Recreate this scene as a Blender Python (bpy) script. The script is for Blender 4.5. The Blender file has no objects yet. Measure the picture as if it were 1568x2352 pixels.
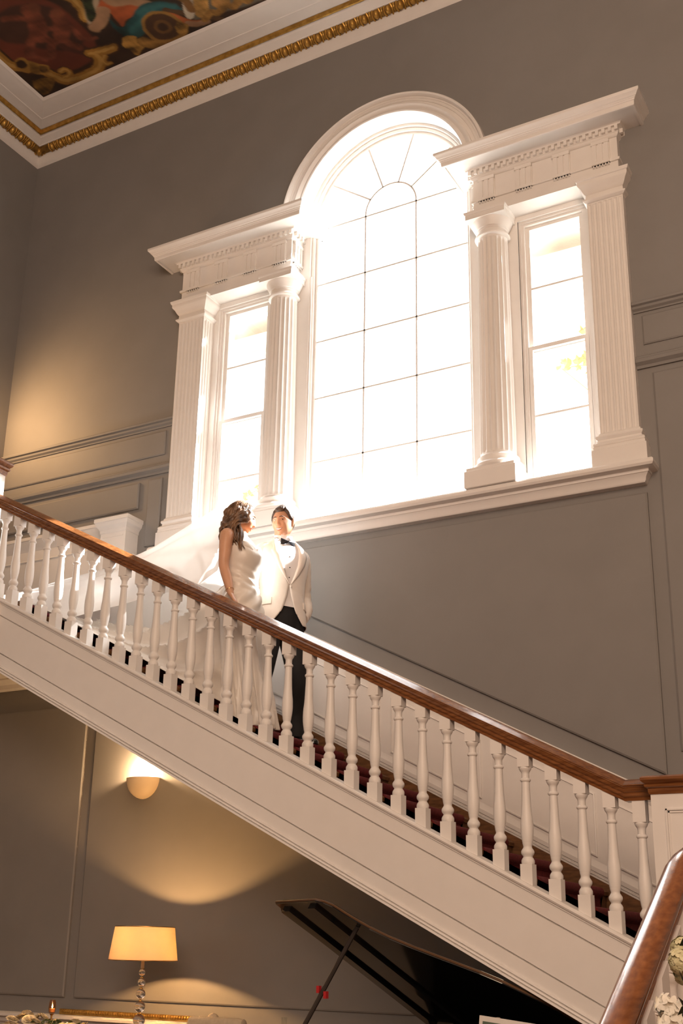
import bpy, bmesh, math, random
import numpy as np
from mathutils import Vector, Matrix, Euler, noise as mnoise

random.seed(7)
rng = np.random.default_rng(7)
PI = math.pi
SC = bpy.context.scene
COL = SC.collection

# ------------------------------------------------------------------ camera
# The origin is the camera's eye; +X runs along the window wall, +Y towards it, +Z up.
F_PX, CX, CY = 2665.796, 746.572, 1283.526
RR = np.array([[0.8691023054008354, -0.1397752995874392, -0.47447238947297543],
               [0.4941548132549479, 0.28749901193055294, 0.8204604430902953],
               [0.0217302389292198, -0.9475268775946135, 0.31893669113459117]])
cam_data = bpy.data.cameras.new('camera')
cam = bpy.data.objects.new('camera', cam_data)
COL.objects.link(cam)
cam_data.sensor_fit = 'VERTICAL'
cam_data.sensor_height = 36.0
cam_data.lens = F_PX / 2352 * 36.0
cam_data.shift_x = (784 - CX) / 2352
cam_data.shift_y = (CY - 1176) / 2352
cam_data.clip_start = 0.05
cam_data.clip_end = 200
_m = RR @ np.diag([1, -1, -1])
cam.matrix_world = Matrix([list(_m[i]) + [0] for i in range(3)] + [[0, 0, 0, 1]])
SC.camera = cam

def ray(px, py):
    return RR @ np.array([(px - CX) / F_PX, (py - CY) / F_PX, 1.0])
def at_y(px, py, y):
    r = ray(px, py); return r * y / r[1]
def at_z(px, py, z):
    r = ray(px, py); return r * z / r[2]

# ------------------------------------------------------------------ world, sun, lights, exposure
SC.view_settings.view_transform = 'Standard'
SC.view_settings.look = 'None'
SC.view_settings.gamma = 1.0
SC.view_settings.exposure = 0.0
SC.view_settings.use_curve_mapping = False
SC.cycles.use_denoising = True
SC.cycles.max_bounces = 10
SC.cycles.diffuse_bounces = 5
SC.cycles.transparent_max_bounces = 16
SC.cycles.caustics_reflective = False
SC.cycles.caustics_refractive = False
SC.cycles.sample_clamp_indirect = 6.0

SKY_STRENGTH = 6.5
world = bpy.data.worlds.new('sky')
SC.world = world
world.use_nodes = True
wn = world.node_tree.nodes
wn.clear()
w_out = wn.new('ShaderNodeOutputWorld')
w_bg = wn.new('ShaderNodeBackground')
w_bg.inputs['Color'].default_value = (1.0, 0.965, 0.955, 1)
w_bg.inputs['Strength'].default_value = SKY_STRENGTH
world.node_tree.links.new(w_bg.outputs[0], w_out.inputs[0])

def light(name, kind, loc, energy, color, target=None, **kw):
    ld = bpy.data.lights.new(name, kind)
    ld.energy = energy
    ld.color = color
    for k, v in kw.items():
        setattr(ld, k, v)
    o = bpy.data.objects.new(name, ld)
    COL.objects.link(o)
    o.location = loc
    if target is not None:
        d = Vector(target) - Vector(loc)
        o.rotation_euler = d.to_track_quat('-Z', 'Y').to_euler()
    return o

SUN_DIR = Vector((-0.50, -0.62, -0.60))
light('sun', 'SUN', (0, 12, 12), 60.0, (1.0, 0.965, 0.93), target=Vector((0, 12, 12)) + SUN_DIR, angle=math.radians(2.0))
# added warm area fills behind the camera, standing for no particular lamp or window
light('hall_fill_high', 'AREA', (0.5, -4.6, 4.6), 470, (1.0, 0.74, 0.57), target=(-4.0, 7.0, 3.0), shape='RECTANGLE', size=5.0, size_y=3.5)
light('hall_fill_low', 'AREA', (3.5, -2.5, 2.2), 190, (1.0, 0.66, 0.44), target=(-3.5, 6.5, 0.5), shape='RECTANGLE', size=3.0, size_y=2.2)

light('ceiling_fill', 'POINT', (-0.6, 1.2, 5.2), 210, (1.0, 0.70, 0.46), shadow_soft_size=.45)  # added point fill out of view, lifts the ceiling, cornice and upper walls

# ------------------------------------------------------------------ materials
def mat(name, color, rough=0.5, metal=0.0, var=0.04, scale=9.0, bump=0.0, bump_scale=60.0, coat=0.0,
        sheen=0.0, emit=None, emit_strength=0.0, sss=0.0, spec=0.5, stretch=None, color2=None, detail=3.0):
    m = bpy.data.materials.new(name)
    m.use_nodes = True
    nt = m.node_tree
    b = nt.nodes['Principled BSDF']
    tc = nt.nodes.new('ShaderNodeTexCoord')
    src = tc.outputs['Object']
    if stretch:
        mp = nt.nodes.new('ShaderNodeMapping')
        mp.inputs['Scale'].default_value = stretch
        nt.links.new(src, mp.inputs['Vector'])
        src = mp.outputs['Vector']
    nz = nt.nodes.new('ShaderNodeTexNoise')
    nz.inputs['Scale'].default_value = scale
    nz.inputs['Detail'].default_value = detail
    nt.links.new(src, nz.inputs['Vector'])
    rp = nt.nodes.new('ShaderNodeValToRGB')
    c = np.array(color)
    if color2 is None:
        lo, hi = c * (1 - var), np.minimum(c * (1 + var), 1)
    else:
        lo, hi = c, np.array(color2)
    rp.color_ramp.elements[0].position = 0.32
    rp.color_ramp.elements[1].position = 0.68
    rp.color_ramp.elements[0].color = (*lo, 1)
    rp.color_ramp.elements[1].color = (*hi, 1)
    nt.links.new(nz.outputs['Fac'], rp.inputs['Fac'])
    nt.links.new(rp.outputs['Color'], b.inputs['Base Color'])
    b.inputs['Roughness'].default_value = rough
    b.inputs['Metallic'].default_value = metal
    b.inputs['Specular IOR Level'].default_value = spec
    b.inputs['Coat Weight'].default_value = coat
    b.inputs['Coat Roughness'].default_value = 0.08
    b.inputs['Sheen Weight'].default_value = sheen
    if sss:
        b.inputs['Subsurface Weight'].default_value = sss
        b.inputs['Subsurface Radius'].default_value = (0.012, 0.004, 0.002)
        b.inputs['Subsurface Scale'].default_value = 1.0
    if bump:
        n2 = nt.nodes.new('ShaderNodeTexNoise')
        n2.inputs['Scale'].default_value = bump_scale
        n2.inputs['Detail'].default_value = 4
        nt.links.new(src, n2.inputs['Vector'])
        bp = nt.nodes.new('ShaderNodeBump')
        bp.inputs['Strength'].default_value = bump
        bp.inputs['Distance'].default_value = 0.01
        nt.links.new(n2.outputs['Fac'], bp.inputs['Height'])
        nt.links.new(bp.outputs['Normal'], b.inputs['Normal'])
    if emit is not None:
        b.inputs['Emission Color'].default_value = (*emit, 1)
        b.inputs['Emission Strength'].default_value = emit_strength
    return m

def mat_glass(name, tint=(0.97, 0.98, 0.98)):
    m = bpy.data.materials.new(name)
    m.use_nodes = True
    nt = m.node_tree
    nt.nodes.clear()
    out = nt.nodes.new('ShaderNodeOutputMaterial')
    mix = nt.nodes.new('ShaderNodeMixShader')
    tr = nt.nodes.new('ShaderNodeBsdfTransparent')
    tr.inputs[0].default_value = (*tint, 1)
    gl = nt.nodes.new('ShaderNodeBsdfGlossy')
    gl.inputs['Roughness'].default_value = 0.02
    mix.inputs[0].default_value = 0.05
    nt.links.new(tr.outputs[0], mix.inputs[1])
    nt.links.new(gl.outputs[0], mix.inputs[2])
    nt.links.new(mix.outputs[0], out.inputs[0])
    return m

def mat_cloth(name, color, trans=0.35, see=0.0, bump=0.0):
    """thin fabric: part of the light passes through it"""
    m = bpy.data.materials.new(name)
    m.use_nodes = True
    nt = m.node_tree
    nt.nodes.clear()
    out = nt.nodes.new('ShaderNodeOutputMaterial')
    d = nt.nodes.new('ShaderNodeBsdfDiffuse')
    t = nt.nodes.new('ShaderNodeBsdfTranslucent')
    tc = nt.nodes.new('ShaderNodeTexCoord')
    nz = nt.nodes.new('ShaderNodeTexNoise')
    nz.inputs['Scale'].default_value = 14
    nt.links.new(tc.outputs['Object'], nz.inputs['Vector'])
    rp = nt.nodes.new('ShaderNodeValToRGB')
    c = np.array(color)
    rp.color_ramp.elements[0].color = (*(c * 0.97), 1)
    rp.color_ramp.elements[1].color = (*np.minimum(c * 1.02, 1), 1)
    nt.links.new(nz.outputs['Fac'], rp.inputs['Fac'])
    nt.links.new(rp.outputs['Color'], d.inputs['Color'])
    nt.links.new(rp.outputs['Color'], t.inputs['Color'])
    mx = nt.nodes.new('ShaderNodeMixShader')
    mx.inputs[0].default_value = trans
    nt.links.new(d.outputs[0], mx.inputs[1])
    nt.links.new(t.outputs[0], mx.inputs[2])
    last = mx
    if see:
        tr = nt.nodes.new('ShaderNodeBsdfTransparent')
        m2 = nt.nodes.new('ShaderNodeMixShader')
        m2.inputs[0].default_value = see
        nt.links.new(mx.outputs[0], m2.inputs[1])
        nt.links.new(tr.outputs[0], m2.inputs[2])
        last = m2
    nt.links.new(last.outputs[0], out.inputs[0])
    return m

M = {}
M['white'] = mat('white_paint', (0.76, 0.735, 0.71), rough=0.42, var=0.015, bump=0.04, bump_scale=25)
M['wall'] = mat('grey_wall_paint', (0.222, 0.212, 0.204), rough=0.62, var=0.03, scale=3, bump=0.05, bump_scale=40)
M['wood'] = mat('polished_walnut', (0.13, 0.043, 0.013), color2=(0.25, 0.098, 0.032), rough=0.2, scale=5, stretch=(1.2, 14, 14), coat=0.55, bump=0.03, detail=6)
M['wood_y'] = mat('polished_walnut_rail', (0.16, 0.050, 0.014), color2=(0.28, 0.10, 0.030), rough=0.2, scale=5, stretch=(14, 1.2, 14), coat=0.7, bump=0.03, detail=6)
M['stepwood'] = mat('dark_oak', (0.10, 0.045, 0.016), color2=(0.22, 0.10, 0.038), rough=0.4, scale=6, stretch=(2, 10, 10), detail=6)
M['carpet'] = mat('red_carpet', (0.10, 0.006, 0.008), color2=(0.17, 0.012, 0.014), rough=0.95, scale=60, bump=0.6, bump_scale=220)
M['gold'] = mat('aged_gilding', (0.36, 0.20, 0.045), color2=(0.60, 0.36, 0.09), rough=0.42, metal=0.75, scale=20, bump=0.2, bump_scale=60)
M['golddark'] = mat('dark_gilding', (0.16, 0.085, 0.02), color2=(0.36, 0.21, 0.055), rough=0.5, metal=0.6, scale=25, bump=0.2, bump_scale=60)
M['plaster'] = mat('ceiling_plaster', (0.74, 0.70, 0.66), rough=0.6, var=0.02, bump=0.03)
M['glass'] = mat_glass('window_glass')
M['floor'] = mat('oak_parquet', (0.19, 0.10, 0.045), color2=(0.29, 0.16, 0.075), rough=0.35, scale=4, stretch=(1, 10, 1), detail=6)

# ------------------------------------------------------------------ mesh helpers
def mesh_obj(name, verts, faces, material, parent=None, smooth=True, angle=35, fix=True):
    me = bpy.data.meshes.new(name)
    me.from_pydata([tuple(map(float, v)) for v in verts], [], faces)
    if fix:
        bm = bmesh.new()
        bm.from_mesh(me)
        bmesh.ops.recalc_face_normals(bm, faces=bm.faces)
        bm.to_mesh(me)
        bm.free()
    if smooth:
        me.polygons.foreach_set('use_smooth', [True] * len(me.polygons))
        me.set_sharp_from_angle(angle=math.radians(angle))
    if material is not None:
        me.materials.append(material)
    o = bpy.data.objects.new(name, me)
    COL.objects.link(o)
    if parent is not None:
        o.parent = parent
    return o

def clone(src, name=None, loc=None, parent=None, rotz=None):
    o = src.copy()
    COL.objects.link(o)
    if parent is not None:
        o.parent = parent
    if loc is not None:
        o.location = loc
    if rotz is not None:
        o.rotation_euler = (0, 0, rotz)
    return o

def tag(o, label=None, cat=None, group=None, kind=None):
    if label: o['label'] = label
    if cat: o['category'] = cat
    if group: o['group'] = group
    if kind: o['kind'] = kind
    return o

def empty(name, loc=(0, 0, 0), rotz=0.0):
    o = bpy.data.objects.new(name, None)
    COL.objects.link(o)
    o.location = loc
    o.rotation_euler = (0, 0, rotz)
    return o

class MB:
    """collects simple solids and links them as one mesh object"""
    def __init__(s):
        s.v, s.f = [], []
    def add(s, verts, faces):
        n = len(s.v)
        s.v += [tuple(map(float, v)) for v in verts]
        s.f += [tuple(i + n for i in f) for f in faces]
        return s
    def box(s, x0, x1, y0, y1, z0, z1):
        v = [(x, y, z) for x in (x0, x1) for y in (y0, y1) for z in (z0, z1)]
        return s.add(v, [(0, 1, 3, 2), (4, 6, 7, 5), (0, 4, 5, 1), (2, 3, 7, 6), (0, 2, 6, 4), (1, 5, 7, 3)])
    def bevbox(s, x0, x1, y0, y1, z0, z1, b):
        """box with its long vertical and horizontal edges eased"""
        pr = [(-b, 0), (0, b)]
        rings = []
        for (ins, z) in ((b, z0), (0, z0 + b), (0, z1 - b), (b, z1)):
            rings.append([(x0 + ins, y0 + ins, z), (x1 - ins, y0 + ins, z), (x1 - ins, y1 - ins, z), (x0 + ins, y1 - ins, z)])
        return s.rings(rings)
    def rings(s, rings, closed=True, caps=True):
        n = len(rings[0])
        v = [p for r in rings for p in r]
        f = []
        for i in range(len(rings) - 1):
            for j in range(n if closed else n - 1):
                a, b = i * n + j, i * n + (j + 1) % n
                f.append((a, b, b + n, a + n))
        if caps:
            f.append(tuple(range(n)))
            f.append(tuple(range((len(rings) - 1) * n, len(rings) * n)))
        return s.add(v, f)
    def prism(s, poly, fn0, fn1):
        """poly (list of 2D points) mapped by two functions to the end faces"""
        return s.rings([[fn0(*p) for p in poly], [fn1(*p) for p in poly]])
    def lathe(s, prof, cx=0, cy=0, n=20, cz=0):
        rings = [[(cx + r * math.cos(2 * PI * k / n), cy + r * math.sin(2 * PI * k / n), cz + z) for k in range(n)] for r, z in prof]
        return s.rings(rings)
    def band(s, x0, x1, yf, yb, prof):
        """moulding round three sides (left, front, right) of a block; prof = [(projection, z)]"""
        rings = [[(x0 - p, yb, z), (x0 - p, yf - p, z), (x1 + p, yf - p, z), (x1 + p, yb, z)] for p, z in prof]
        return s.rings(rings)
    def ball(s, c, r, n=10, m=7, sc=(1, 1, 1)):
        rings = []
        for i in range(m + 1):
            t = PI * i / m
            rr = max(math.sin(t), 0.02)
            rings.append([(c[0] + r * sc[0] * rr * math.cos(2 * PI * k / n), c[1] + r * sc[1] * rr * math.sin(2 * PI * k / n), c[2] - r * sc[2] * math.cos(t)) for k in range(n)])
        return s.rings(rings)
    def tube(s, pts, rad, n=10, caps=True, flat=None):
        v, f = tube(pts, rad, n, flat)
        k = len(pts)
        if caps:
            f = f + [tuple(range(n)), tuple(range((k - 1) * n, k * n))]
        return s.add(v, f)
    def build(s, name, material, parent=None, smooth=True, angle=35):
        return mesh_obj(name, s.v, s.f, material, parent, smooth, angle)

def tube(pts, rad, n=10, flat=None, up0=None):
    pts = [np.array(p, float) for p in pts]
    k = len(pts)
    tang = []
    for i in range(k):
        d = pts[min(i + 1, k - 1)] - pts[max(i - 1, 0)]
        tang.append(d / (np.linalg.norm(d) + 1e-9))
    up = np.array(up0 if up0 is not None else ((0, 0, 1) if abs(tang[0][2]) < 0.9 else (1, 0, 0)), float)
    v, f = [], []
    for i in range(k):
        t = tang[i]
        up = up - t * np.dot(up, t)
        up /= np.linalg.norm(up) + 1e-9
        sd = np.cross(t, up)
        r = rad[i] if hasattr(rad, '__len__') else rad
        ra, rb = (r if hasattr(r, '__len__') else (r, r))
        for j in range(n):
            a = 2 * PI * j / n
            v.append(pts[i] + up * ra * math.cos(a) + sd * rb * math.sin(a))
    for i in range(k - 1):
        for j in range(n):
            a, b = i * n + j, i * n + (j + 1) % n
            f.append((a, b, b + n, a + n))
    return v, f

def lerp(a, b, t):
    return a + (b - a) * t
def interp(x, xs, ys):
    return float(np.interp(x, xs, ys))
def smooth_path(pts, n):
    """Catmull-Rom through points (any dimension)"""
    P = [np.array(p, float) for p in pts]
    P = [2 * P[0] - P[1]] + P + [2 * P[-1] - P[-2]]
    out = []
    segs = len(P) - 3
    for i in range(n):
        u = i / (n - 1) * segs
        k = min(int(u), segs - 1)
        t = u - k
        p0, p1, p2, p3 = P[k:k + 4]
        out.append(0.5 * ((2 * p1) + (-p0 + p2) * t + (2 * p0 - 5 * p1 + 4 * p2 - p3) * t * t + (-p0 + 3 * p1 - 3 * p2 + p3) * t ** 3))
    return out
# ------------------------------------------------------------------ the room shell
YW = 7.57            # face of the window wall
XL = -8.09           # face of the left wall
XR, YN = 5.0, -6.2   # right and near walls
ZF, ZC = -1.45, 8.28 # floor and ceiling
XC = -3.89           # axis of the window
SL = 0.513           # rise over run of the stairs
SPRING = 6.165

def structure(o):
    o['kind'] = 'structure'
    return o

mb = MB(); mb.box(XL - .3, XR + .3, YN - .3, YW + .35, ZF - .2, ZF)
structure(mb.build('floor', M['floor'], smooth=False))
mb = MB(); mb.box(XL - .3, XR + .3, YN - .3, YW + .35, ZC, ZC + .25)
structure(mb.build('ceiling', M['plaster'], smooth=False))

# window wall with its opening
mb = MB()
YB = YW + .36
mb.box(XL - .3, XC - 1.86, YW, YB, ZF, ZC)
mb.box(XC + 1.86, XR + .3, YW, YB, ZF, ZC)
mb.box(XC - 1.86, XC + 1.86, YW, YB, ZF, 3.19)
mb.box(XC - 1.86, XC - .93, YW, YB, 5.70, ZC)
mb.box(XC + .93, XC + 1.86, YW, YB, 5.70, ZC)
NA = 40
ring_i, ring_o = [], []
for k in range(NA + 1):
    a = PI * k / NA
    ring_i.append((XC + .93 * math.cos(a), SPRING + .93 * math.sin(a)))
    ring_o.append((XC + .93 * math.cos(a), ZC))
for k in range(NA):
    (xa, za), (xb, zb) = ring_i[k], ring_i[k + 1]
    mb.add([(xa, YW, za), (xb, YW, zb), (xb, YW, ZC), (xa, YW, ZC), (xa, YB, za), (xb, YB, zb), (xb, YB, ZC), (xa, YB, ZC)],
           [(0, 1, 2, 3), (4, 7, 6, 5), (0, 4, 5, 1), (3, 2, 6, 7)])
wall_far = structure(mb.build('wall_far', M['wall'], smooth=False))
mb = MB(); mb.box(XL - .3, XL, YN - .3, YW + .36, ZF, ZC)
structure(mb.build('wall_left', M['wall'], smooth=False))
mb = MB(); mb.box(XR, XR + .3, YN - .3, YW + .36, ZF, ZC)
structure(mb.build('wall_right', M['wall'], smooth=False))
mb = MB(); mb.box(XL, XR, YN - .3, YN, ZF, ZC)
structure(mb.build('wall_near', M['wall'], smooth=False))

def raised(poly, depth, bev, y=YW, name='wall_panel', material=None, parent=None):
    """a panel standing proud of the window wall; poly in (x, z), counter-clockwise as seen from the room"""
    P = np.array(poly, float)
    c = P.mean(0)
    n = len(P)
    ins = []
    for i in range(n):
        p0, p1, p2 = P[i - 1], P[i], P[(i + 1) % n]
        e1 = (p1 - p0) / np.linalg.norm(p1 - p0); e2 = (p2 - p1) / np.linalg.norm(p2 - p1)
        n1, n2 = np.array([-e1[1], e1[0]]), np.array([-e2[1], e2[0]])
        if np.dot(n1, c - p1) < 0: n1 = -n1
        if np.dot(n2, c - p1) < 0: n2 = -n2
        bis = n1 + n2
        bis = bis / max(np.dot(bis, n1), .25)
        ins.append(p1 + bis * bev)
    m = MB()
    m.rings([[(x, y, z) for x, z in P], [(x, y - depth, z) for x, z in P], [(x, y - depth - bev * .6, z) for x, z in ins]])
    return m.build(name, material or M['wall'], parent or wall_far, smooth=False)

def rail_x(x0, x1, prof, name, material, parent, ybase=YW):
    """moulding along the window wall; prof = [(projection, z)]"""
    m = MB()
    m.rings([[(x, ybase - p, z) for p, z in prof] for x in (x0, x1)])
    return m.build(name, material, parent, smooth=True, angle=25)

# dado of the upper wall: cap, second rail, panels
cap_prof = [(0, 4.525), (.05, 4.525), (.055, 4.515), (.052, 4.50), (.035, 4.492), (.030, 4.475), (.014, 4.462), (.010, 4.45), (0, 4.45)]
low_prof = [(0, 4.095), (.018, 4.095), (.03, 4.085), (.03, 4.072), (.048, 4.06), (.045, 4.035), (.022, 4.015), (.016, 3.995), (0, 3.995)]
for (a, b) in ((XL, -5.955), (-1.82, XR)):
    rail_x(a, b, cap_prof, 'dado_cap', M['wall'], wall_far)
    rail_x(a, b, low_prof, 'dado_rail', M['wall'], wall_far)
raised([(-8.02, 4.18), (-6.06, 4.18), (-6.06, 4.415), (-8.02, 4.415)], .008, .010)
raised([(-1.762, 4.185), (1.2, 4.185), (1.2, 4.42), (-1.762, 4.42)], .008, .010)
raised([(-7.95, 3.695), (-6.312, 3.695), (-6.312, 3.945), (-7.95, 3.945)], .018, .012)
raised([(-6.212, 3.32), (-6.06, 3.32), (-6.06, 3.952), (-6.212, 3.952)], .018, .012)
raised([(-1.713, 1.25), (1.2, 1.25), (1.2, 3.948), (-1.713, 3.948)], .012, .012)
# the great panel below the window, cut off by the slope of the stairs
raised([(-1.81, 1.102), (-1.81, 3.045), (-5.60, 3.045)], .022, .012)
# lower wall, under the stairs
raised([(-8.05, -.405), (-6.68, -.405), (-6.68, 1.95), (-8.05, 1.95)], .016, .012)
raised([(-6.578, -.405), (-1.9, -.405), (-1.9, -.376), (-6.43, 1.95), (-6.578, 1.95)], .016, .010)
# cornice under the landing
t5 = MB()
t5.rings([[(x, YW - p, z) for p, z in [(0, 2.26), (.12, 2.26), (.12, 2.235), (.06, 2.20), (.05, 2.165), (.02, 2.155), (0, 2.155)]] for x in (XL, -6.3)])
structure(t5.build('trim_5', M['white']))

# ------------------------------------------------------------------ crown moulding with gilt egg-and-dart
crown = [(0, 7.95), (.018, 7.965), (.03, 7.985), (.055, 8.047), (.06, 8.058), (.075, 8.058), (.125, 8.098), (.14, 8.098), (.145, 8.106),
         (.20, 8.139), (.205, 8.146), (.232, 8.160), (.236, 8.164), (.25, 8.188), (.262, 8.186), (.30, 8.196), (.36, 8.203), (.365, 8.208),
         (.47, 8.226), (.50, 8.238), (.53, 8.243), (.56, 8.268), (.56, ZC), (0, ZC)]
def crown_mesh(name, kind, sel, material, off=0.0):
    m = MB()
    pr = [crown[i] for i in sel] if sel else crown
    if off:
        pr = [(p + off * .6, z - off * .8) for p, z in pr]
    if kind == 'far':
        m.rings([[(XL + p, YW - p, z) for p, z in pr], [(XR, YW - p, z) for p, z in pr]])
    else:
        m.rings([[(XL + p, YW - p, z) for p, z in pr], [(XL + p, YN, z) for p, z in pr]])
    return m.build(name, material, smooth=True, angle=22)
for kind, nm in (('far', 'trim_1'), ('left', 'trim_2')):
    t = structure(crown_mesh(nm, kind, None, M['white']))
    # gilt bead half-way up
    m = MB()
    pr = [(.226, 8.154), (.230, 8.146), (.243, 8.150), (.256, 8.176), (.254, 8.190), (.240, 8.186)]
    if kind == 'far':
        m.rings([[(XL + p, YW - p, z) for p, z in pr], [(XR, YW - p, z) for p, z in pr]])
    else:
        m.rings([[(XL + p, YW - p, z) for p, z in pr], [(XL + p, YN, z) for p, z in pr]])
    m.build('gilt_bead', M['gold'], t)
    m = MB()
    pr = [(.064, 8.060), (.066, 8.050), (.085, 8.052), (.126, 8.086), (.132, 8.096), (.125, 8.100)]
    if kind == 'far':
        m.rings([[(XL + p, YW - p, z) for p, z in pr], [(XR, YW - p, z) for p, z in pr]])
    else:
        m.rings([[(XL + p, YW - p, z) for p, z in pr], [(XL + p, YN, z) for p, z in pr]])
    m.build('gilt_ground', M['golddark'], t)
    # one egg with its husk and the dart beside it
    egg = MB()
    egg.ball((0, 0, 0), .036, 12, 8, (.78, 1.15, 1.0))
    for s in (-1, 1):
        arc = [(s * (.030 + .012 * math.sin(q)), -.046 + .092 * q / PI, .006 - .012 * math.sin(q)) for q in np.linspace(0, PI, 7)]
        egg.tube(arc, .0085, 6)
    egg.tube([(.0605, -.040, .002), (.0605, -.012, -.012), (.0605, .036, -.002)], [.004, .010, .003], 6)
    egg.tube([(.0605, -.030, -.006), (.052, -.045, 0)], .005, 5)
    egg.tube([(.0605, -.030, -.006), (.069, -.045, 0)], .005, 5)
    proto = egg.build('gilt_egg', M['gold'], t)
    tilt = math.atan2(8.092 - 8.056, .125 - .075)
    n = 0
    if kind == 'far':
        for k in range(-60, 46):
            x = -4.035 + .1215 * k
            if x < XL + .20 or x > -1.6: continue
            o = proto if n == 0 else clone(proto, parent=t)
            o.location = (x, YW - .098, 8.068)
            o.rotation_euler = (-tilt, 0, 0)
            n += 1
        o = clone(proto, parent=t)              # the corner egg
        o.location = (XL + .10, YW - .10, 8.064)
        o.rotation_euler = (-tilt * .7, 0, PI / 4)
    else:
        for k in range(24):
            o = proto if n == 0 else clone(proto, parent=t)
            o.location = (XL + .098, YW - .26 - .1215 * k, 8.068)
            o.rotation_euler = Euler((-tilt, 0, PI / 2), 'XYZ')
            n += 1

# ------------------------------------------------------------------ the painted ceiling, flat art inside the cornice
def ceiling_painting():
    z = 8.262
    x0, x1, y0, y1 = XL + .555, -3.2, 3.4, YW - .555
    step = .0135
    nx, ny = int((x1 - x0) / step), int((y1 - y0) / step)
    xs, ys = np.linspace(x0, x1, nx), np.linspace(y0, y1, ny)
    GX, GY = np.meshgrid(xs, ys)
    P = np.c_[GX.ravel(), GY.ravel()]
    pc = lambda x, y: at_z(x, y, z)[:2]
    def fbm(s, seed, oct=4):
        v = np.zeros(len(P)); a = 1.0; r2 = np.random.default_rng(seed)
        for o in range(oct):
            for _ in range(4):
                d = r2.normal(size=2); d *= s * (2 ** o) / np.linalg.norm(d) * r2.uniform(.6, 1.3)
                v += a * np.sin(P @ d + r2.uniform(0, 6.28)) / 4
            a *= .55
        return v
    n1, n2, n3 = fbm(4, 1), fbm(11, 2), fbm(26, 3)
    C = np.tile(np.array([0.030, 0.014, 0.007]), (len(P), 1))
    C *= (1 + .45 * n1 + .3 * n2)[:, None]
    W = np.c_[.012 * n2 + .006 * n3, .012 * fbm(12, 5) + .006 * fbm(27, 6)]
    Q = P + W
    def sdist(poly):
        poly = np.array(poly)
        inside = np.zeros(len(Q), bool); dmin = np.full(len(Q), 1e9)
        for i in range(len(poly)):
            a, b = poly[i - 1], poly[i]
            c = ((a[1] > Q[:, 1]) != (b[1] > Q[:, 1]))
            with np.errstate(divide='ignore', invalid='ignore'):
                xi = (b[0] - a[0]) * (Q[:, 1] - a[1]) / (b[1] - a[1] + 1e-12) + a[0]
            inside ^= c & (Q[:, 0] < xi)
            ab = b - a; t = np.clip(((Q - a) @ ab) / (ab @ ab + 1e-12), 0, 1)
            dmin = np.minimum(dmin, np.linalg.norm(Q - a - t[:, None] * ab, axis=1))
        return np.where(inside, -dmin, dmin)
    def ldist(line):
        dmin = np.full(len(Q), 1e9); tt = np.zeros(len(Q))
        for i in range(len(line) - 1):
            a, b = line[i], line[i + 1]
            ab = b - a; t = np.clip(((Q - a) @ ab) / (ab @ ab + 1e-12), 0, 1)
            d = np.linalg.norm(Q - a - t[:, None] * ab, axis=1)
            dmin = np.minimum(dmin, d)
        return dmin
    def lay(d, col, soft=.008, tex=None, shade=.3):
        a = np.clip(.5 - d / soft, 0, 1)
        c = np.array(col)[None] * (1 + (tex if tex is not None else n2)[:, None] * shade)
        C[:] = C * (1 - a[:, None]) + np.clip(c, 0, 1) * a[:, None]
    sp = lambda pts, n=40: smooth_path([pc(*p) for p in pts], n)
    def poly(pts, col, soft=.01, tex=None, shade=.35): lay(sdist(sp(pts + pts[:1], 60)), col, soft, tex, shade)
    def stroke(pts, w, col, soft=.008, tex=None, shade=.35): lay(ldist(sp(pts, 36)) - w, col, soft, tex, shade)
    # cartouche field and its dark figures
    poly([(-60, 60), (0, 125), (60, 160), (150, 165), (205, 142), (222, 112), (190, 60), (130, 12), (40, -20), (-60, -30)], (.115, .026, .012), .03, n1)
    poly([(-20, 40), (30, 15), (110, 15), (170, 60), (190, 100), (130, 118), (60, 105), (0, 90)], (.045, .018, .010), .04, n1)
    poly([(120, 100), (160, 118), (205, 128), (212, 115), (170, 98)], (.055, .018, .010), .03)
    for pts, w in (([(70, 25), (85, 55), (88, 85)], .085), ([(70, 45), (40, 42), (10, 44)], .030), ([(85, 80), (70, 100), (66, 125)], .045), ([(90, 80), (110, 92)], .045),
                   ([(135, 35), (142, 60), (140, 85)], .075), ([(140, 55), (165, 62), (185, 88)], .032), ([(140, 88), (120, 100), (118, 128)], .042), ([(145, 88), (160, 100), (180, 108)], .036),
                   ([(88, 58), (110, 66), (135, 62)], .028), ([(60, 120), (85, 132), (105, 135)], .03), ([(185, 88), (205, 92), (218, 88)], .02)):
        stroke(pts, w, (.155, .042, .020), .03, n3, .5)
    for p in ((78, 18), (133, 30)):
        lay(np.linalg.norm(Q - pc(*p), axis=1) - .055, (.15, .045, .02), .03)
    # gilded frame of the cartouche
    for w, col in ((.085, (.050, .020, .006)), (.062, (.30, .145, .026)), (.022, (.44, .25, .06))):
        stroke([(-40, 90), (-5, 128), (25, 150), (60, 158)], w, col)
        stroke([(110, 168), (130, 178), (155, 185), (195, 176), (222, 158), (230, 138), (222, 126)], w, col)
        stroke([(110, -18), (160, -5), (185, 18), (198, 42)], w * .8, col)
        stroke([(205, 122), (235, 118), (260, 110)], w * .8, col)
        stroke([(140, 165), (150, 160), (160, 165), (158, 174), (146, 178)], w * .5, col)
        stroke([(240, 128), (236, 138), (242, 147), (252, 145)], w * .45, col)
    poly([(32, 140), (42, 132), (60, 134), (70, 150), (62, 162), (42, 160)], (.26, .13, .025))
    poly([(36, 144), (44, 137), (56, 139), (62, 150), (54, 157), (42, 154)], (.030, .014, .006))
    poly([(66, 138), (90, 146), (112, 150), (110, 170), (85, 170), (70, 165)], (.25, .125, .024), .01, n3, .7)
    poly([(90, 150), (108, 152), (106, 166), (92, 164)], (.12, .06, .014), .008, n3, 1.0)
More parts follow.
